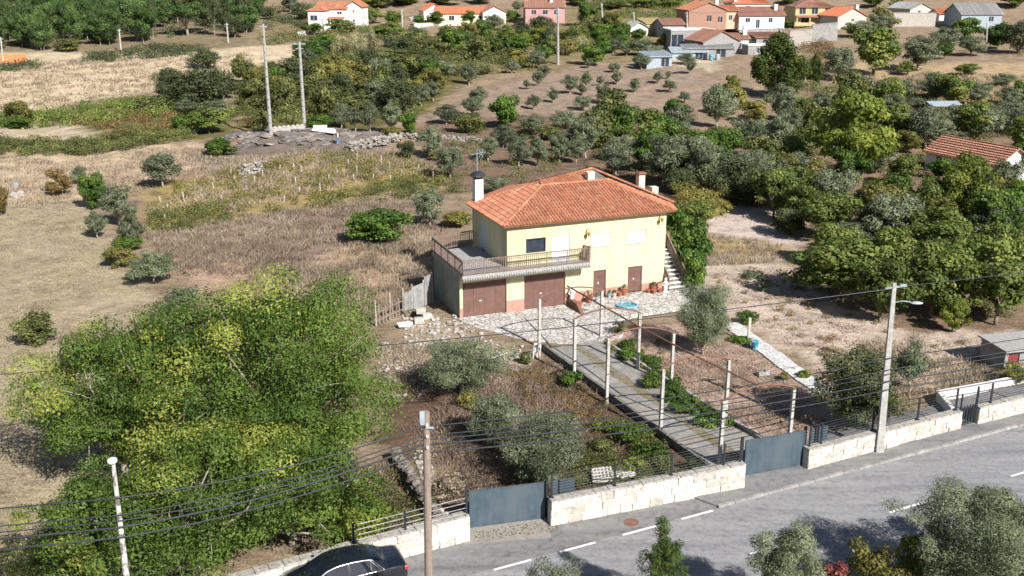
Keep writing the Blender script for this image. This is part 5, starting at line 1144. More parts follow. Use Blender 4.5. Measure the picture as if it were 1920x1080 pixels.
grow('behind the twin poles', [('olive', *q) for q in [(640, 242, 50, 52), (667, 247, 38, 50), (695, 250, 38, 62), (735, 249, 48, 62), (720, 207, 46, 42), (757, 189, 32, 32), (812, 190, 32, 42), (790, 199, 38, 44)]] + [('bush', 768, 249, 38, 44), ('shrub', 490, 245, 40, 40), ('russet', 470, 240, 24, 26), ('bush', 600, 240, 60, 26)])
grow('between rock and orchard', [('olive', *q) for q in [(837, 232, 62, 38), (887, 217, 48, 36), (898, 198, 44, 36), (1000, 205, 30, 30), (880, 160, 40, 44), (807, 298, 52, 66), (845, 334, 64, 68), (915, 302, 44, 48), (943, 277, 62, 46), (973, 312, 52, 60), (1007, 312, 48, 62), (1050, 307, 52, 62), (1080, 305, 42, 48), (1000, 252, 62, 38), (1053, 242, 62, 38), (1080, 259, 44, 32), (1153, 328, 78, 66), (1200, 314, 64, 62), (1187, 247, 52, 50)]]
     + [('green', 947, 240, 66, 68), ('shrub', 877, 249, 54, 40), ('oak', 763, 297, 34, 36), ('green', 1110, 252, 60, 38), ('grove', 1155, 257, 62, 58), ('yellow', 735, 262, 40, 26), ('shrub', 1030, 262, 50, 30)])
grow('just behind the yellow house', [('olive', 932, 364, 54, 36), ('olive', 806, 424, 74, 74), ('bush', 702, 456, 118, 68), ('yellow', 856, 424, 60, 30), ('yellow', 820, 300, 30, 20)])
grow('in the left field hedge', [('olive', 306, 350, 72, 70), ('russet', 108, 366, 50, 54), ('russet', 2, 404, 40, 64), ('green', 178, 393, 52, 78), ('olive', 150, 345, 32, 36), ('olive', 225, 424, 78, 80), ('olive', 184, 447, 44, 54), ('olive', 247, 468, 58, 74), ('mixed', 222, 500, 66, 44), ('olive', 288, 530, 92, 66), ('bush', 410, 292, 66, 36), ('shrub', 70, 640, 80, 60), ('bush', 240, 470, 60, 36), ('olive', 340, 600, 90, 66)])
grow('around the top left meadow', [('oak', 375, 204, 120, 84), ('oak', 322, 190, 64, 66), ('oak', 418, 186, 64, 62), ('oak', 385, 128, 64, 36), ('olive', 352, 218, 50, 34), ('olive', 406, 222, 60, 36), ('grove', 392, 250, 84, 48), ('bush', 345, 250, 44, 40), ('shrub', 275, 210, 50, 34), ('mixed', 38, 232, 58, 46), ('bush', 30, 240, 60, 24), ('oak', 440, 70, 52, 46), ('shrub', 130, 95, 60, 22), ('oak', 512, 167, 62, 54), ('oak', 562, 166, 64, 64), ('mixed', 620, 168, 76, 70), ('mixed', 660, 166, 76, 66), ('green', 580, 118, 64, 44), ('green', 610, 92, 70, 30), ('oak', 735, 166, 66, 52), ('shrub', 700, 185, 90, 40), ('shrub', 660, 205, 90, 34)])
grow('in the top centre scrub', [('cane', 640, 106, 50, 40), ('cane', 672, 108, 54, 46), ('cane', 700, 106, 46, 50), ('cane', 1090, 96, 50, 26), ('cane', 1062, 104, 46, 28), ('cane', 1130, 88, 50, 28), ('cane', 850, 140, 60, 20), ('cane', 905, 138, 60, 18)]
     + [('green', 870, 96, 56, 44), ('green', 918, 100, 44, 34), ('shrub', 770, 98, 90, 40), ('shrub', 820, 104, 70, 36), ('oak', 745, 86, 50, 24), ('yellowgreen', 978, 98, 44, 38), ('yellowgreen', 1010, 84, 50, 34), ('shrub', 730, 120, 90, 30), ('mixed', 790, 122, 90, 30), ('oak', 956, 88, 24, 24), ('green', 1020, 118, 44, 38), ('olive', 1010, 128, 40, 34), ('green', 1112, 122, 60, 40), ('olive', 1150, 100, 50, 30), ('olive', 960, 138, 30, 28), ('olive', 830, 150, 46, 40), ('olive', 808, 134, 40, 22), ('olive', 877, 156, 34, 36), ('green', 1140, 70, 90, 24), ('russet', 1182, 92, 26, 22), ('mixed', 1060, 76, 80, 24)])
grow('around the far houses', [('green', 818, 48, 36, 26), ('green', 880, 44, 30, 26), ('oak', 848, 36, 22, 20), ('green', 787, 48, 26, 20), ('olive', 925, 58, 50, 30), ('olive', 970, 22, 24, 20), ('green', 960, 42, 30, 24), ('oak', 1015, 60, 60, 30), ('green', 1100, 50, 44, 50), ('mixed', 1145, 60, 46, 46), ('green', 1165, 70, 40, 30), ('grove', 700, 44, 40, 32), ('grove', 738, 48, 46, 28), ('grove', 590, 66, 40, 24), ('grove', 640, 62, 60, 26), ('olive', 545, 22, 40, 30), ('oak', 565, 36, 44, 30), ('oak', 500, 36, 40, 24), ('green', 710, 70, 60, 22), ('green', 1195, 78, 34, 26), ('mixed', 1243, 88, 24, 26), ('green', 1285, 86, 22, 32), ('olive', 1200, 104, 60, 34), ('olive', 1175, 104, 30, 24), ('oak', 1395, 94, 40, 20), ('green', 1478, 52, 24, 14), ('oak', 1478, 34, 20, 24)])
grow('along the top edge', [('grove', x, y, w_, h) for x, y, w_, h in [(1150, 16, 60, 16), (1210, 14, 70, 16), (1260, 10, 60, 18), (1480, 8, 50, 20), (1640, 14, 50, 24), (1680, 20, 40, 22), (700, 14, 90, 24), (760, 8, 80, 20), (830, 8, 70, 20), (900, 6, 60, 20), (1080, 10, 60, 22), (1900, 14, 60, 30)]])
grow('below the right village', [('cypress', 1452, 184, 116, 124), ('cypress', 1526, 160, 36, 60), ('olive', 1572, 152, 68, 70), ('grove', 1640, 142, 112, 92), ('olive', 1722, 132, 84, 66), ('olive', 1650, 66, 56, 44), ('yellow', 1655, 56, 60, 40), ('olive', 1765, 104, 70, 54), ('green', 1808, 76, 62, 46), ('green', 1868, 92, 60, 52), ('oak', 1908, 100, 70, 62), ('olive', 1820, 104, 60, 36), ('green', 1770, 110, 40, 34), ('grove', 1598, 68, 36, 26), ('olive', 1510, 150, 44, 38), ('grove', 1700, 140, 40, 26), ('green', 1500, 132, 30, 26), ('grove', 1810, 140, 50, 22), ('olive', 1616, 72, 50, 34)])
grow('on the right olive slope', [('olive', *q) for q in [(1460, 226, 74, 72), (1460, 282, 74, 72), (1408, 292, 54, 72), (1645, 196, 64, 46), (1695, 190, 60, 44), (1752, 192, 66, 46), (1828, 198, 60, 46), (1890, 200, 60, 40), (1800, 246, 74, 54), (1840, 262, 84, 62), (1712, 262, 76, 56), (1770, 282, 70, 50), (1660, 230, 60, 44), (1905, 252, 60, 50), (1590, 200, 56, 36), (1540, 210, 60, 40), (1560, 240, 50, 40), (1345, 242, 74, 84), (1880, 160, 50, 24), (1720, 216, 60, 36), (1510, 250, 60, 50)]]
     + [('mixed', 1372, 214, 56, 60), ('yellowgreen', 1372, 190, 40, 52), ('yellowgreen', 1598, 338, 158, 176), ('yellow', 1415, 230, 50, 44), ('shrub', 1620, 180, 90, 24), ('russet', 1660, 186, 50, 22), ('grove', 1500, 215, 40, 36), ('mixed', 1700, 285, 60, 44)])
grow('behind the pale clearing', [('olive', *q) for q in [(1245, 348, 104, 98), (1316, 358, 84, 96), (1165, 302, 60, 54), (1388, 362, 96, 84), (1452, 402, 104, 104), (1420, 348, 70, 70), (1555, 412, 96, 106), (1640, 448, 86, 80), (1700, 458, 90, 90), (1850, 474, 100, 92), (1905, 462, 84, 80), (1590, 478, 84, 66), (1490, 340, 70, 60)]]
     + [('oak', 1280, 366, 70, 52), ('green', 1240, 262, 54, 50), ('oak', 1350, 376, 70, 54), ('grove', 1215, 292, 74, 66), ('grove', 1300, 306, 74, 66), ('grove', 1765, 484, 110, 84), ('grove', 1745, 412, 84, 84), ('yellowgreen', 1800, 410, 110, 124), ('grove', 1840, 428, 96, 84), ('grove', 1812, 352, 90, 62), ('green', 1760, 336, 50, 46), ('green', 1915, 336, 64, 74), ('green', 1668, 396, 90, 78), ('grove', 1500, 426, 100, 90), ('yellow', 1520, 356, 60, 56), ('grove', 1690, 346, 64, 60), ('bare', 1430, 318, 36, 36), ('green', 1900, 420, 60, 90), ('oak', 1480, 440, 80, 56)])
grow('in the right fruit orchard', [('grove', *q) for q in [(1565, 562, 190, 124), (1651, 604, 124, 132), (1742, 592, 150, 144), (1818, 568, 154, 134), (1868, 608, 150, 134), (1918, 562, 124, 134), (1560, 500, 110, 84), (1660, 520, 120, 100), (1780, 500, 120, 90), (1880, 510, 110, 96), (1700, 486, 90, 70)]] + [('yellowgreen', 1786, 622, 62, 70), ('olive', 1706, 726, 90, 92), ('bare', 1712, 690, 60, 86), ('mixed', 1900, 720, 60, 50)])

def sow(where, poly, n, mixl, seed, sep=34):
    rr = random.Random(seed); W = np.array(poly, float); lo, hi = W.min(0), W.max(0); out = []; tries = 0
    while len(out) < n and tries < 6000:
        tries += 1; x, y = rr.uniform(lo[0], hi[0]), rr.uniform(lo[1], hi[1])
        if not inside(np.array([[x, y]]), W)[0] or any(abs(x - o[1]) < sep and abs(y - o[2]) < sep * .42 for o in out): continue
        k = .32 + .9 * (y / 480); out.append((rr.choice(mixl), x, y, rr.uniform(72, 108) * k, rr.uniform(66, 98) * k))
    grow(where, out)
sow('on the upper right hillside', [(1480, 205), (1700, 185), (1925, 180), (1930, 320), (1720, 300), (1500, 300)], 20, ['olive', 'olive', 'grove', 'shrub', 'mixed'], 3)
sow('in the dense right groves', [(1220, 300), (1500, 300), (1900, 350), (1900, 480), (1560, 470), (1400, 400), (1300, 372)], 20, ['olive', 'grove', 'green', 'grove', 'oak', 'mixed'], 5, 40)
sow('below the small orchard', [(1090, 225), (1330, 215), (1500, 250), (1500, 320), (1200, 330), (1040, 300)], 14, ['olive', 'olive', 'grove', 'green', 'shrub'], 8, 30)
sow('in the scrub beyond the rock', [(450, 150), (800, 110), (860, 160), (780, 215), (600, 225), (460, 215)], 26, ['shrub', 'oak', 'olive', 'mixed', 'green'], 11, 30)
sow('in the far scrub belt', [(700, 75), (1180, 62), (1180, 95), (980, 125), (720, 110)], 26, ['shrub', 'green', 'grove', 'mixed', 'oak'], 12, 26)
# the climber on the stairs side and the vine arbour behind
grow('against the staircase', [('green', 1290, 520, 88, 130), ('green', 1300, 548, 60, 90), ('green', 1275, 470, 60, 90), ('grove', 1300, 424, 100, 50), ('yellow', 1345, 402, 60, 34), ('red', 0, 0, 0, 0)][:5])

def big_tree(name, label, cat, p, w_, h, zb, nc, nl, ls, mat, asp=2.0, rc=.12, hollow=.3, shape='round', nlimb=14, bark='bark', ct=None, r0=.14, droop=.3, flat=.35, lean=.2, tj=.1):
    t = empty(name, p); tag(t, label, cat)
    cc, cr = crown_clumps(nc, w_, h - zb, zb, shape, rc, hollow)
    if ct is not None: ct = ct(cc)
    V, F_, T = leaves(cc, cr, nl, ls, asp, droop, ctint=ct, flat=flat, tj=tj); np_mesh('crown', V, F_, M[mat], T, t)
    if nlimb: mb = MB(); limbs(mb, cc, max(zb, .3), r0, nlimb, lean, forks=4); mb.build('trunk', M[bark], t, smooth=True)
    return t
def acacia_tint(cc):
    n = len(cc); base = np.clip(-.06 + .66 * vn(cc[:, 0], cc[:, 1] + cc[:, 2], 1.6) + RNG.normal(0, .07, n), 0, .5); base[RNG.random(n) < .04] = .8
    zmax = cc[:, 2].max(); yl = (cc[:, 2] > zmax * .66) & (cc[:, 0] < .5) & (RNG.random(n) < .3); base[yl] = .78
    return base
def pt(px, py): p = ground(px, py); p.z = float(hz(p.x, p.y)) - .05; return p
for (px, py, w_, h, nc, nl, lab) in (
    (560, 905, 10.4, 10.6, 190, 84000, 'big green and yellow feathery tree right in the thicket, nearest the house'),
    (385, 915, 9.2, 9.6, 150, 64000, 'big green and yellow feathery tree in the middle of the roadside thicket'),
    (240, 905, 8.8, 8.2, 140, 54000, 'big yellow-tinged feathery tree at the left edge of the roadside thicket'),
    (550, 1022, 8.4, 6.0, 140, 54000, 'lower bright green feathery tree overhanging the roadside wall behind the black car'),
    (370, 1090, 8.8, 6.6, 130, 52000, 'lower feathery green tree right behind the flaking white pole'),
    (215, 1130, 6.4, 5.6, 80, 30000, 'feathery tree at the bottom left, left of the flaking white pole')):
    big_tree('acacia_tree', lab, 'tree', pt(px, py), w_, h, h * .12, nc, nl, .13, 'acacia', 2.1, .095, .35, 'round', 22, 'palebark', acacia_tint, .17)
big_tree('conifer', 'dark low conifer in the shade at the bottom left corner', 'conifer', pt(105, 1130), 4.2, 3.6, .1, 60, 12000, .1, 'cypress', 3, .13, .3, 'round', 0)
big_tree('yellow_bush', 'yellow-green bush leaning over the wall left of the metal bar fence', 'bush', pt(655, 1012), 3.8, 2.2, .05, 40, 9000, .13, 'yellowgreen', 1.6, .16, .3, 'round', 4, r0=.04)
big_tree('olive_tree', 'grey olive tree on the rubble bank left of the driveway below the garage', 'olive', pt(868, 745), 4.9, 3.9, .4, 70, 30000, .12, 'olive', 3.4, .13, .35, 'round', 8, 'palebark', droop=.1, r0=.11)
big_tree('olive_tree', 'large sprawling grey olive tree behind the long wall', 'olive', pt(1015, 912), 4.9, 4.0, .3, 100, 38000, .11, 'olive', 3.4, .11, .3, 'round', 10, 'palebark', r0=.13)
big_tree('olive_tree', 'grey olive tree joined to the left of the large sprawling one', 'olive', pt(935, 838), 3.5, 3.0, .3, 60, 20000, .11, 'olive', 3.4, .12, .3, 'round', 8, 'palebark', r0=.1)
big_tree('orange_bush', 'small bush with dull orange leaves between the two left garden olives', 'bush', pt(880, 765), 1.5, 1.1, .05, 14, 1800, .1, 'yellow', 1.6, .2, .3, 'round', 0)
big_tree('olive_tree', 'upright grey-green olive tree at the near corner of the patio by the stairs', 'olive', pt(1316, 664), 3.9, 4.9, .3, 90, 34000, .13, 'olive', 4.2, .13, .35, 'round', 8, 'palebark', droop=-1.0, r0=.1)
big_tree('small_bush', 'small round green bush on the dry bed at the corner of the patio', 'bush', pt(1160, 626), 1.15, 1.05, .05, 14, 1900, .08, 'oak', 2, .2, .3, 'round', 0)
big_tree('orange_tree', 'dense dark green round tree behind the right wall left of the tall lamp pole', 'tree', pt(1606, 800), 4.3, 4.3, .1, 100, 36000, .11, 'oak', 1.7, .13, .4, 'round', 4, 'bark', lambda cc: RNG.uniform(.35, .95, len(cc)), r0=.1)
# camera side of the road, feet below the frame
def nearp(x, y): return Vector((x, y, 0))
big_tree('olive_tree', 'large grey olive tree on the near side of the road, bottom right', 'olive', nearp(16.8, 32.0), 5.6, 5.0, 1.2, 130, 64000, .105, 'olive', 3.6, .1, .35, 'round', 10, 'palebark', r0=.13)
big_tree('olive_tree', 'slender upright olive on the near road side, left of the large one', 'olive', nearp(9.7, 31.0), 2.9, 4.6, .5, 70, 34000, .10, 'olive', 4, .13, .3, 'round', 6, 'palebark', droop=-.6, r0=.08)
big_tree('young_tree', 'narrow fresh green young tree at the bottom edge in front of the lane dashes', 'tree', nearp(5.35, 31.2), 2.4, 4.6, .2, 160, 16000, .085, 'acacia', 3.2, .075, .05, 'cone', 7, 'bark', lambda cc: RNG.uniform(.1, .45, len(cc)), r0=.06)
big_tree('olive_tree', 'sparse grey olive top poking up at the bottom edge right of the wooden pole', 'olive', nearp(1.45, 30.3), 2.5, 3.3, .6, 44, 14000, .095, 'olive', 3.4, .13, .3, 'round', 6, 'palebark', r0=.07)
for x, y, w_, h, m, lab in ((11.9, 31.9, 1.5, 1.2, 'red', 'small red leaved bush at the bottom edge between the near olives'), (13.4, 32.5, 2.1, 1.6, 'yellow', 'yellow vine bush at the bottom edge left of the large near olive'), (15.1, 32.7, 1.9, 1.9, 'yellowgreen', 'yellow-green bush climbing the left side of the large near olive'), (17.9, 31.3, 3.2, 1.5, 'yellow', 'low yellow bush under the large near olive'), (20.3, 32.2, 3.0, 2.0, 'yellowgreen', 'yellow-green bush in the bottom right corner'), (18.8, 34.6, 2.2, 2.4, 'green', 'green bush behind the large near olive at the right edge'), (14.1, 31.6, 2.4, 1.3, 'yellow', 'lowest yellow bush at the bottom edge below the large near olive'), (16.2, 30.9, 3.2, 1.6, 'yellow', 'broad yellow bush around the trunk of the large near olive'), (22.0, 33.2, 2.8, 1.9, 'oak', 'dark bush at the right edge beyond the near olive')):
    big_tree('vine_bush', lab, 'bush', nearp(x, y + .35), w_ * 1.1, h * 1.5, .02, 26, 5200, .11, m, 1.5, .16, .3, 'round', 3, 'bark', r0=.03)
# vines and bushes in the garden
for i, (px, py, w_, h, m, lab) in enumerate((
    (1070, 722, 1.5, 1.0, 'green', 'small green vine at the foot of the second left pergola post'), (1180, 832, 2.6, 1.3, 'green', 'large vine bush spilling over the left driveway wall'), (1215, 858, 1.8, 1.0, 'green', 'vine bush at the lower end of the left driveway wall'),
    (1130, 812, 1.4, .8, 'yellowgreen', 'yellow-green vine in the low garden left of the driveway wall'), (1190, 880, 1.2, .7, 'yellowgreen', 'yellow-green sprig in the low garden near the long wall'), (1180, 672, 1.4, .8, 'green', 'green vine by the second right pergola post'),
    (1222, 726, 1.7, .9, 'green', 'green vine right of the driveway by the third right pergola post'), (1258, 752, 1.6, .8, 'green', 'green vine right of the driveway below the third right pergola post'), (1290, 776, 1.8, .9, 'green', 'thick green vine in the middle of the right driveway edge'), (1325, 798, 1.5, .7, 'green', 'green vine at the right driveway edge by the fourth right post'),
    (1400, 606, 1.6, .9, 'green', 'fresh green vine bush right of the upright olive'), (1390, 640, 1.6, .4, 'green', 'low creeping plant along the left of the white path by the short post'), (1470, 712, .6, .5, 'yellow', 'small yellow plant at the middle of the white garden path'), (1508, 708, .9, .5, 'yellowgreen', 'yellow-green tuft growing over the white garden path'),
    (1450, 848, 1.1, .6, 'green', 'small green plant behind the right blue gate'), (1410, 520, 1.9, .6, 'olive', 'patch of blue-grey cabbages below the dry grass'), (1432, 545, 1.1, 1.2, 'olive', 'thin grey shrub at the edge of the orchard shade'), (1130, 842, 1.6, .6, 'bramble', 'low bramble left of the driveway wall'),
    (770, 590, 1.2, .5, 'drygrass', 'dry tussock on the rubble by the garage'), (842, 930, 2.0, 1.3, 'drygrass', 'dry straw coloured bush right of the wooden pole'), (1250, 905, .7, .6, 'russet', 'small reddish plant behind the long wall'), (985, 682, .9, .7, 'bramble', 'scruffy bush beside the tipped white chair'))):
    big_tree('vine_bush' if m in ('green', 'yellowgreen') else 'garden_plant', lab, 'plant', pt(px, py), w_, h, .0, 16, 2600, .1, m, 1.5, .2, .2, 'round', 0)
for t, r, h, m in FOL:
    cc, cr = crown_clumps(6, r * 2.2, r * 2.2, h * .95, 'round', .25, .2); V, F_, T = leaves(cc, cr, 220, .07, 1.6); np_mesh('leaves', V, F_, M[m], T, t)

# the pine wood at the top left, and trees behind it
rows = []
for k in range(150):
    f = random.random() ** 1.3; x = random.uniform(-30, 490); y = 100 - f * 84 - (x / 490) * 34 + random.uniform(-3, 3)
    if 318 < x < 400 and y > 46: y -= 34
    rows.append((x, max(y, 10), random.uniform(42, 62) * (1 - .2 * f), random.uniform(60, 84) * (1 - .2 * f)))
rows.sort(key=lambda a: a[0]); FR = [0]
for x, y, w_, h in rows:
    p = ground(x, y); k = mpp(p); e = 'eucalypt' if 240 < x and random.random() < .45 else 'pine'
    if e == 'pine': fr = y > 62; FR[0] += fr; plant('pine_tree', 'pine', p, w_ * k, h * k, (f'green pine at the front edge of the top left wood, {ORD[FR[0] - 1]} from left' if fr else 'green pine with a bare pale trunk deep in the wood at the top left'), 'pine', 'pines of the top left wood')
    else: plant('slender_tree', 'eucalypt', p, w_ * .7 * k, h * 1.05 * k, 'slender dark tree with a tall pale trunk right in the top left wood', 'tree', 'slender trees of the top left wood')
p = ground(352, 66); k = mpp(p); plant('stone_pine', 'stonepine', p, 82 * k, 66 * k, 'broad umbrella shaped stone pine standing free at the front of the wood', 'pine')

# vineyard posts and foliage
vp = []
W_ = wp([(285, 380), (460, 322), (760, 296), (840, 330), (620, 372), (300, 420)]); a_, b_ = ground(300, 408), ground(760, 300)
n_post = 0; mbp = MB(); mbp.box((0, 0, .42), (.085, .085, .95)); po = mbp.build('vine_post', M['palecon']); first = True
for i in range(60):
    for j in range(12):
        q = np.array([-46 + i * 2.1 + j * .5 + random.uniform(-.5, .5), 84 + j * 4.0 + i * .12 + random.uniform(-.4, .4)])
        if n_post >= 90 or random.random() < .3 or not inside(q[None], W_)[0]: continue
        o = po if first else po.copy()
        if not first: link(o)
        first = False; n_post += 1; o.location = (q[0], q[1], float(hz(*q)) - .05); o.rotation_euler = (random.uniform(-.12, .12), random.uniform(-.12, .12), random.uniform(0, 1)); o.scale.z = random.uniform(.7, 1.15)
        tag(o, 'thin white concrete vine post standing in the yellowing vineyard', 'post', 'white vine posts of the vineyard')
def foliage_patch(name, poly, n_cl, size, nl, ls, mat, asp=1.7, hgt=.5, kind='stuff', tints=None, droop=.2, flat=.35, sq=.6):
    W = wp(poly); lo, hi = W.min(0), W.max(0); cc = []
    Q = RNG.uniform(lo, hi, (n_cl * 6, 2)); Q = Q[inside(Q, W)][:n_cl]
    s = RNG.uniform(.6, 1.3, len(Q)) * size; z = hz(Q[:, 0], Q[:, 1]) + hgt * RNG.uniform(.1, 1, len(Q)) * s / size
    cc = np.column_stack([Q, z]); cr = np.column_stack([s, s, s * sq]); ct = RNG.uniform(.1, .8, len(Q)) if tints is None else tints(len(Q))
    V, F_, T = leaves(cc, cr, nl, ls, asp, droop, ctint=ct, flat=flat); o = np_mesh(name, V, F_, M[mat], T); tag(o, kind=kind); return o
foliage_patch('vineyard_foliage', [(275, 375), (460, 312), (760, 290), (860, 340), (620, 385), (285, 432)], 300, .8, 26000, .16, 'yellow', 1.5, .5)
foliage_patch('vineyard_foliage', [(600, 372), (700, 350), (860, 340), (870, 362), (700, 382), (610, 390)], 60, .9, 9000, .15, 'bramble', 1.5, .5)
foliage_patch('vineyard_foliage', [(280, 400), (420, 392), (430, 425), (290, 440)], 60, .8, 8000, .15, 'bramble', 1.5, .5)
foliage_patch('bramble_hedge', [(-100, 226), (90, 214), (260, 196), (330, 192), (430, 205), (440, 225), (330, 215), (200, 232), (-100, 250)], 260, 1.2, 30000, .24, 'grove', 1.6, .9)
foliage_patch('bramble_hedge', [(-100, 278), (200, 262), (360, 248), (368, 262), (240, 282), (-100, 300)], 240, .9, 26000, .2, 'bramble', 1.6, .9)
foliage_patch('scrub', [(130, 232), (330, 212), (350, 245), (200, 262), (190, 250)], 110, 1.0, 11000, .2, 'russet', 1.6, .5)
foliage_patch('scrub', [(130, 104), (330, 88), (390, 95), (300, 110), (150, 116)], 110, 1.5, 12000, .3, 'oak', 1.6, .8)
foliage_patch('scrub', [(-60, 128), (60, 116), (80, 126), (40, 136), (-60, 140)], 40, 1.5, 5000, .3, 'oak', 1.6, .8)
foliage_patch('scrub', [(440, 160), (560, 165), (700, 150), (800, 170), (780, 215), (640, 235), (450, 235)], 300, 1.6, 34000, .26, 'bramble', 1.6, .8)
foliage_patch('scrub', [(560, 90), (700, 110), (850, 95), (980, 100), (1000, 130), (800, 150), (560, 140)], 300, 2.0, 34000, .32, 'bramble', 1.6, 1.0)
foliage_patch('scrub', [(740, 60), (1200, 66), (1190, 90), (1040, 100), (740, 80)], 130, 2.0, 15000, .36, 'grove', 1.6, 1.0)
foliage_patch('scrub', [(480, 70), (760, 50), (760, 66), (500, 86)], 60, 2.0, 7000, .36, 'bramble', 1.6, .6)
foliage_patch('scrub', [(480, 20), (600, 14), (600, 50), (500, 56)], 60, 2.0, 7000, .36, 'oak', 1.6, .8)
foliage_patch('scrub', [(1100, 0), (1330, -4), (1290, 34), (1100, 44)], 120, 2.2, 12000, .4, 'grove', 1.6, .8)
foliage_patch('scrub', [(1190, 240), (1360, 250), (1360, 330), (1200, 340)], 120, 1.2, 14000, .2, 'bramble', 1.6, .6)
foliage_patch('scrub', [(1500, 160), (1920, 168), (1960, 230), (1500, 220)], 150, 1.5, 17000, .26, 'bramble', 1.6, .7)
foliage_patch('scrub', [(1480, 80), (1560, 84), (1600, 140), (1500, 150)], 90, 1.5, 9000, .26, 'russet', 1.6, .7)
foliage_patch('vine_arbour', [(1262, 362), (1345, 352), (1362, 385), (1330, 420), (1272, 415)], 110, .75, 16000, .17, 'yellow', 1.5, 1.5)
foliage_patch('driveway_vines', [(1165, 655), (1195, 655), (1360, 800), (1335, 812)], 46, .42, 12000, .1, 'green', 1.5, .4)
foliage_patch('weeds', [(1120, 640), (1240, 640), (1260, 700), (1180, 690)], 30, .25, 4000, .08, 'bramble', 1.6, .2)
foliage_patch('weeds', [(1140, 800), (1200, 800), (1330, 900), (1260, 905)], 40, .4, 8000, .1, 'bramble', 1.6, .35)
foliage_patch('low_scrub', [(780, 240), (1200, 235), (1250, 330), (960, 350), (820, 340)], 120, .8, 15000, .17, 'bramble', 1.6, .3)
foliage_patch('low_scrub', [(1330, 520), (1420, 500), (1700, 620), (1900, 640), (1900, 700), (1560, 690)], 60, .3, 7000, .08, 'russet', 1.6, .2)
foliage_patch('low_scrub', [(1080, 850), (1180, 850), (1245, 890), (1200, 915), (1060, 915)], 60, .5, 14000, .09, 'bramble', 2.4, .35)
foliage_patch('low_scrub', [(930, 690), (1060, 700), (1180, 800), (1100, 860), (1040, 800)], 80, .35, 14000, .08, 'russet', 2.6, .2)
foliage_patch('low_scrub', [(850, 845), (920, 850), (960, 905), (870, 945)], 50, .45, 9000, .09, 'browngrass', 2.6, .3)
foliage_patch('low_scrub', [(600, 960), (745, 880), (835, 985), (700, 1015)], 70, .45, 12000, .09, 'bramble', 2.6, .3)

# grass as fields of blades
def grass(poly, n, h, mat, lean=.5, wd=.05, clump=0, name='dry_grass', dense=None):
    wd *= .62; h *= .85
    W = wp(poly); lo, hi = W.min(0), W.max(0); Q = RNG.uniform(lo, hi, (n * 4, 2)); Q = Q[inside(Q, W)][:n]
    Q = Q[RNG.random(len(Q)) < np.clip((vn(Q[:, 0], Q[:, 1], 2.2) * .6 + vn(Q[:, 0], Q[:, 1], .8) * .4 - .3) * 3.2, .03, 1)] if dense is None else Q
    if clump:
        Cn = Q[:max(8, n // clump)]; Q = Cn[RNG.integers(len(Cn), size=len(Q))] + RNG.normal(0, .28, Q.shape)
    m_ = len(Q); z = hz(Q[:, 0], Q[:, 1]) - .06; a = RNG.uniform(0, 6.28, m_); hh = h * RNG.uniform(.4, 1.3, m_); w_ = wd * RNG.uniform(.6, 1.4, m_)
    b = np.column_stack([Q, z]); s = np.column_stack([np.cos(a), np.sin(a), np.zeros(m_)]) * w_[:, None]
    wind = np.array([.35, .1, 0]) ; tp = b + np.column_stack([RNG.normal(0, lean, m_), RNG.normal(0, lean, m_), np.ones(m_)]) * hh[:, None] + wind * hh[:, None] * lean
    V = np.stack([b - s, b + s, tp + s * .25, tp - s * .25], 1).reshape(-1, 3); F_ = np.arange(4 * m_).reshape(m_, 4)
    patch = vn(Q[:, 0], Q[:, 1], 3.5) * .6 + vn(Q[:, 0], Q[:, 1], 1.1) * .4
    o = np_mesh(name, V, F_, M[mat], np.clip(patch * .7 + .15 + RNG.normal(0, .17, m_), 0, 1)); tag(o, kind='stuff')
foliage_patch('undergrowth', [(-60, 40), (480, 16), (470, 56), (330, 74), (120, 80), (-60, 92)], 260, 1.6, 22000, .36, 'oak', 1.6, .9)
foliage_patch('low_scrub', [(1230, 330), (1500, 320), (1900, 360), (1900, 500), (1560, 480), (1420, 400)], 160, .8, 20000, .15, 'bramble', 1.6, .35)
foliage_patch('low_scrub', [(1480, 250), (1920, 250), (1920, 330), (1640, 340), (1480, 300)], 130, 1.0, 16000, .2, 'bramble', 1.6, .4)
foliage_patch('low_scrub', [(1450, 500), (1900, 500), (1900, 600), (1500, 560)], 90, .5, 12000, .11, 'bramble', 1.6, .25)
grass([(480, 500), (600, 500), (660, 455), (790, 425), (820, 470), (812, 545), (700, 600), (620, 640), (420, 600)], 42000, .55, 'drygrass', .5)
grass([(270, 440), (600, 390), (790, 378), (830, 440), (640, 465), (560, 505), (340, 520)], 26000, .4, 'browngrass', .7, .06, 14)
grass([(270, 430), (600, 385), (790, 372), (800, 440), (600, 460), (500, 500), (330, 510)], 16000, .5, 'drygrass', .8, .05, 26)
grass([(0, 400), (150, 380), (200, 440), (240, 520), (400, 620), (240, 900), (120, 1080), (0, 1080), (-200, 900)], 52000, .14, 'drygrass', .8, .05, 18)
grass([(-60, 300), (360, 276), (470, 296), (290, 350), (140, 382), (-60, 400)], 20000, .4, 'drygrass', .6, .08, 12)
grass([(440, 296), (760, 280), (830, 320), (600, 360), (330, 420), (280, 400)], 26000, .5, 'drygrass', .6, .08, 10)
grass([(-60, 120), (330, 108), (470, 100), (520, 130), (300, 170), (150, 205), (-60, 215)], 20000, .5, 'drygrass', .6, .14, 8)
grass([(1320, 440), (1470, 455), (1450, 492), (1330, 500)], 9000, .4, 'drygrass', .5, .04)
grass([(1330, 500), (1460, 490), (1640, 610), (1900, 640), (1900, 720), (1620, 720), (1400, 610)], 9000, .2, 'browngrass', .9, .04, 60)
grass([(700, 640), (790, 650), (800, 740), (720, 780)], 7000, .3, 'drygrass', .8, .04, 30)
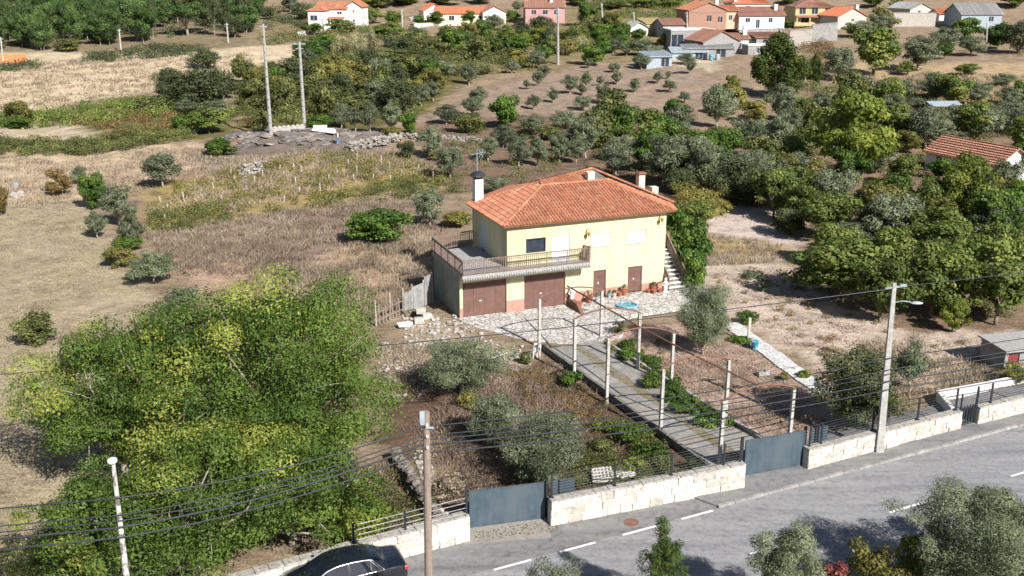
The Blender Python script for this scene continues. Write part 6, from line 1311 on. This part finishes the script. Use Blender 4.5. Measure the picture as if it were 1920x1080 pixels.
grass([(1170, 640), (1350, 620), (1560, 745), (1500, 830), (1430, 830)], 12000, .2, 'browngrass', .9, .04, 30)
grass([(1560, 140), (1940, 140), (1940, 170), (1560, 172)], 8000, .6, 'drygrass', .6, .12, 8)
grass([(900, 690), (1040, 690), (1190, 800), (1240, 880), (1060, 910), (900, 940), (760, 960), (790, 800)], 26000, .3, 'browngrass', .8, .04, 16)
grass([(1055, 655), (1085, 655), (1420, 870), (1385, 885)], 5000, .12, 'bramble', .8, .04, 40, 'verge_grass')
grass([(1100, 650), (1120, 640), (1470, 862), (1440, 872)], 2500, .15, 'drygrass', .8, .04, 40, 'verge_grass')
grass([(1600, 640), (1940, 640), (1940, 730), (1700, 740)], 9000, .35, 'drygrass', .7, .05, 14)
grass([(560, 900), (745, 870), (835, 990), (690, 1020), (560, 1040)], 12000, .35, 'drygrass', .7, .04, 16)
# fallen leaves by the gates
def litter(poly, n, mat='russet'):
    W = wp(poly); lo, hi = W.min(0), W.max(0); Q = RNG.uniform(lo, hi, (n * 4, 2)); Q = Q[inside(Q, W)][:n]; cc = np.column_stack([Q, np.full(len(Q), .035)])
    V, F_, T = leaves(cc, np.full((len(Q), 3), .02), n, .06, 1.5, 0, flat=3); o = np_mesh('fallen_leaves', V, F_, M[mat], T); tag(o, kind='stuff')
litter([(885, 1000), (1010, 978), (1060, 975), (1040, 1000), (960, 1005), (900, 1020)], 500); litter([(1400, 905), (1470, 892), (1480, 905), (1420, 915)], 200)

# ------------------------------------------------------------------ the person on the rock
def skin(name, verts, edges, rad, mat, parent, root=0):
    me = bpy.data.meshes.new(name); me.from_pydata(verts, edges, []); me.materials.append(mat); o = bpy.data.objects.new(name, me); link(o, parent)
    o.modifiers.new('skin', 'SKIN'); 
    if not me.skin_vertices: bpy.context.view_layer.objects.active = o
    sv = me.skin_vertices[0].data if me.skin_vertices else None
    if sv is None:
        bm = bmesh.new(); bm.from_mesh(me); ly = bm.verts.layers.skin.verify(); bm.to_mesh(me); bm.free(); sv = me.skin_vertices[0].data
    for i, r in enumerate(rad): sv[i].radius = (r, r) if not hasattr(r, '__len__') else r; sv[i].use_root = (i == root)
    s = o.modifiers.new('sub', 'SUBSURF'); s.levels = 2; s.render_levels = 2; return o
pp = ground(634, 271); t = empty('person', pp, R(20)); tag(t, 'person in a dark and white top and blue jeans standing on the bare rock', 'person')
sk = mat_noise('skin', (.42, .26, .18), (.48, .30, .21), 3, .6, 0)
BV = [(0, 0, .94), (0, 0, 1.15), (0, 0, 1.38), (0, -.01, 1.50), (0, -.02, 1.60), (0, -.02, 1.71), (-.18, 0, 1.38), (-.24, .02, 1.12), (-.18, -.16, .98), (-.14, -.24, .96), (.18, 0, 1.38), (.25, .02, 1.12), (.2, -.14, .96), (.15, -.22, .94), (-.1, 0, .88), (-.13, -.02, .48), (-.14, .02, .07), (-.15, -.12, .03), (.1, 0, .88), (.13, -.03, .48), (.15, .02, .07), (.17, -.12, .03)]
BE = [(0, 1), (1, 2), (2, 3), (3, 4), (4, 5), (2, 6), (6, 7), (7, 8), (8, 9), (2, 10), (10, 11), (11, 12), (12, 13), (0, 14), (14, 15), (15, 16), (16, 17), (0, 18), (18, 19), (19, 20), (20, 21)]
skin('body', BV, BE, [(.14, .1), (.13, .1), (.14, .1), .05, .085, .08, .055, .042, .033, .03, .055, .042, .033, .03, .08, .055, .04, .035, .08, .055, .04, .035], sk, t)
skin('jeans', [BV[0], BV[14], BV[15], BV[16], BV[18], BV[19], BV[20]], [(0, 1), (1, 2), (2, 3), (0, 4), (4, 5), (5, 6)], [(.16, .12), .095, .072, .06, .095, .072, .06], mat_noise('blue jeans', (.07, .14, .28), (.12, .22, .40), 12, .9, .1), t)
skin('jacket', [(0, 0, .98), BV[1], (0, 0, 1.36), BV[6], BV[7], BV[8], BV[10], BV[11], BV[12]], [(0, 1), (1, 2), (2, 3), (3, 4), (4, 5), (2, 6), (6, 7), (7, 8)], [(.165, .125), (.16, .125), (.16, .12), .072, .058, .045, .072, .058, .045], mat_noise('dark jacket', (.02, .022, .03), (.05, .05, .06), 6, .8, .1), t)
mb = MB(); mb.box((0, -.125, 1.2), (.16, .02, .3)); mb.build('white_shirt', M['white'], t, bevel=.02)
mb = MB(); mb.lathe((0, .005, 1.66), [(.085, -.04), (.1, .03), (.085, .1), (.03, .13)], 12); mb.build('hair', M['dark'], t, smooth=True)
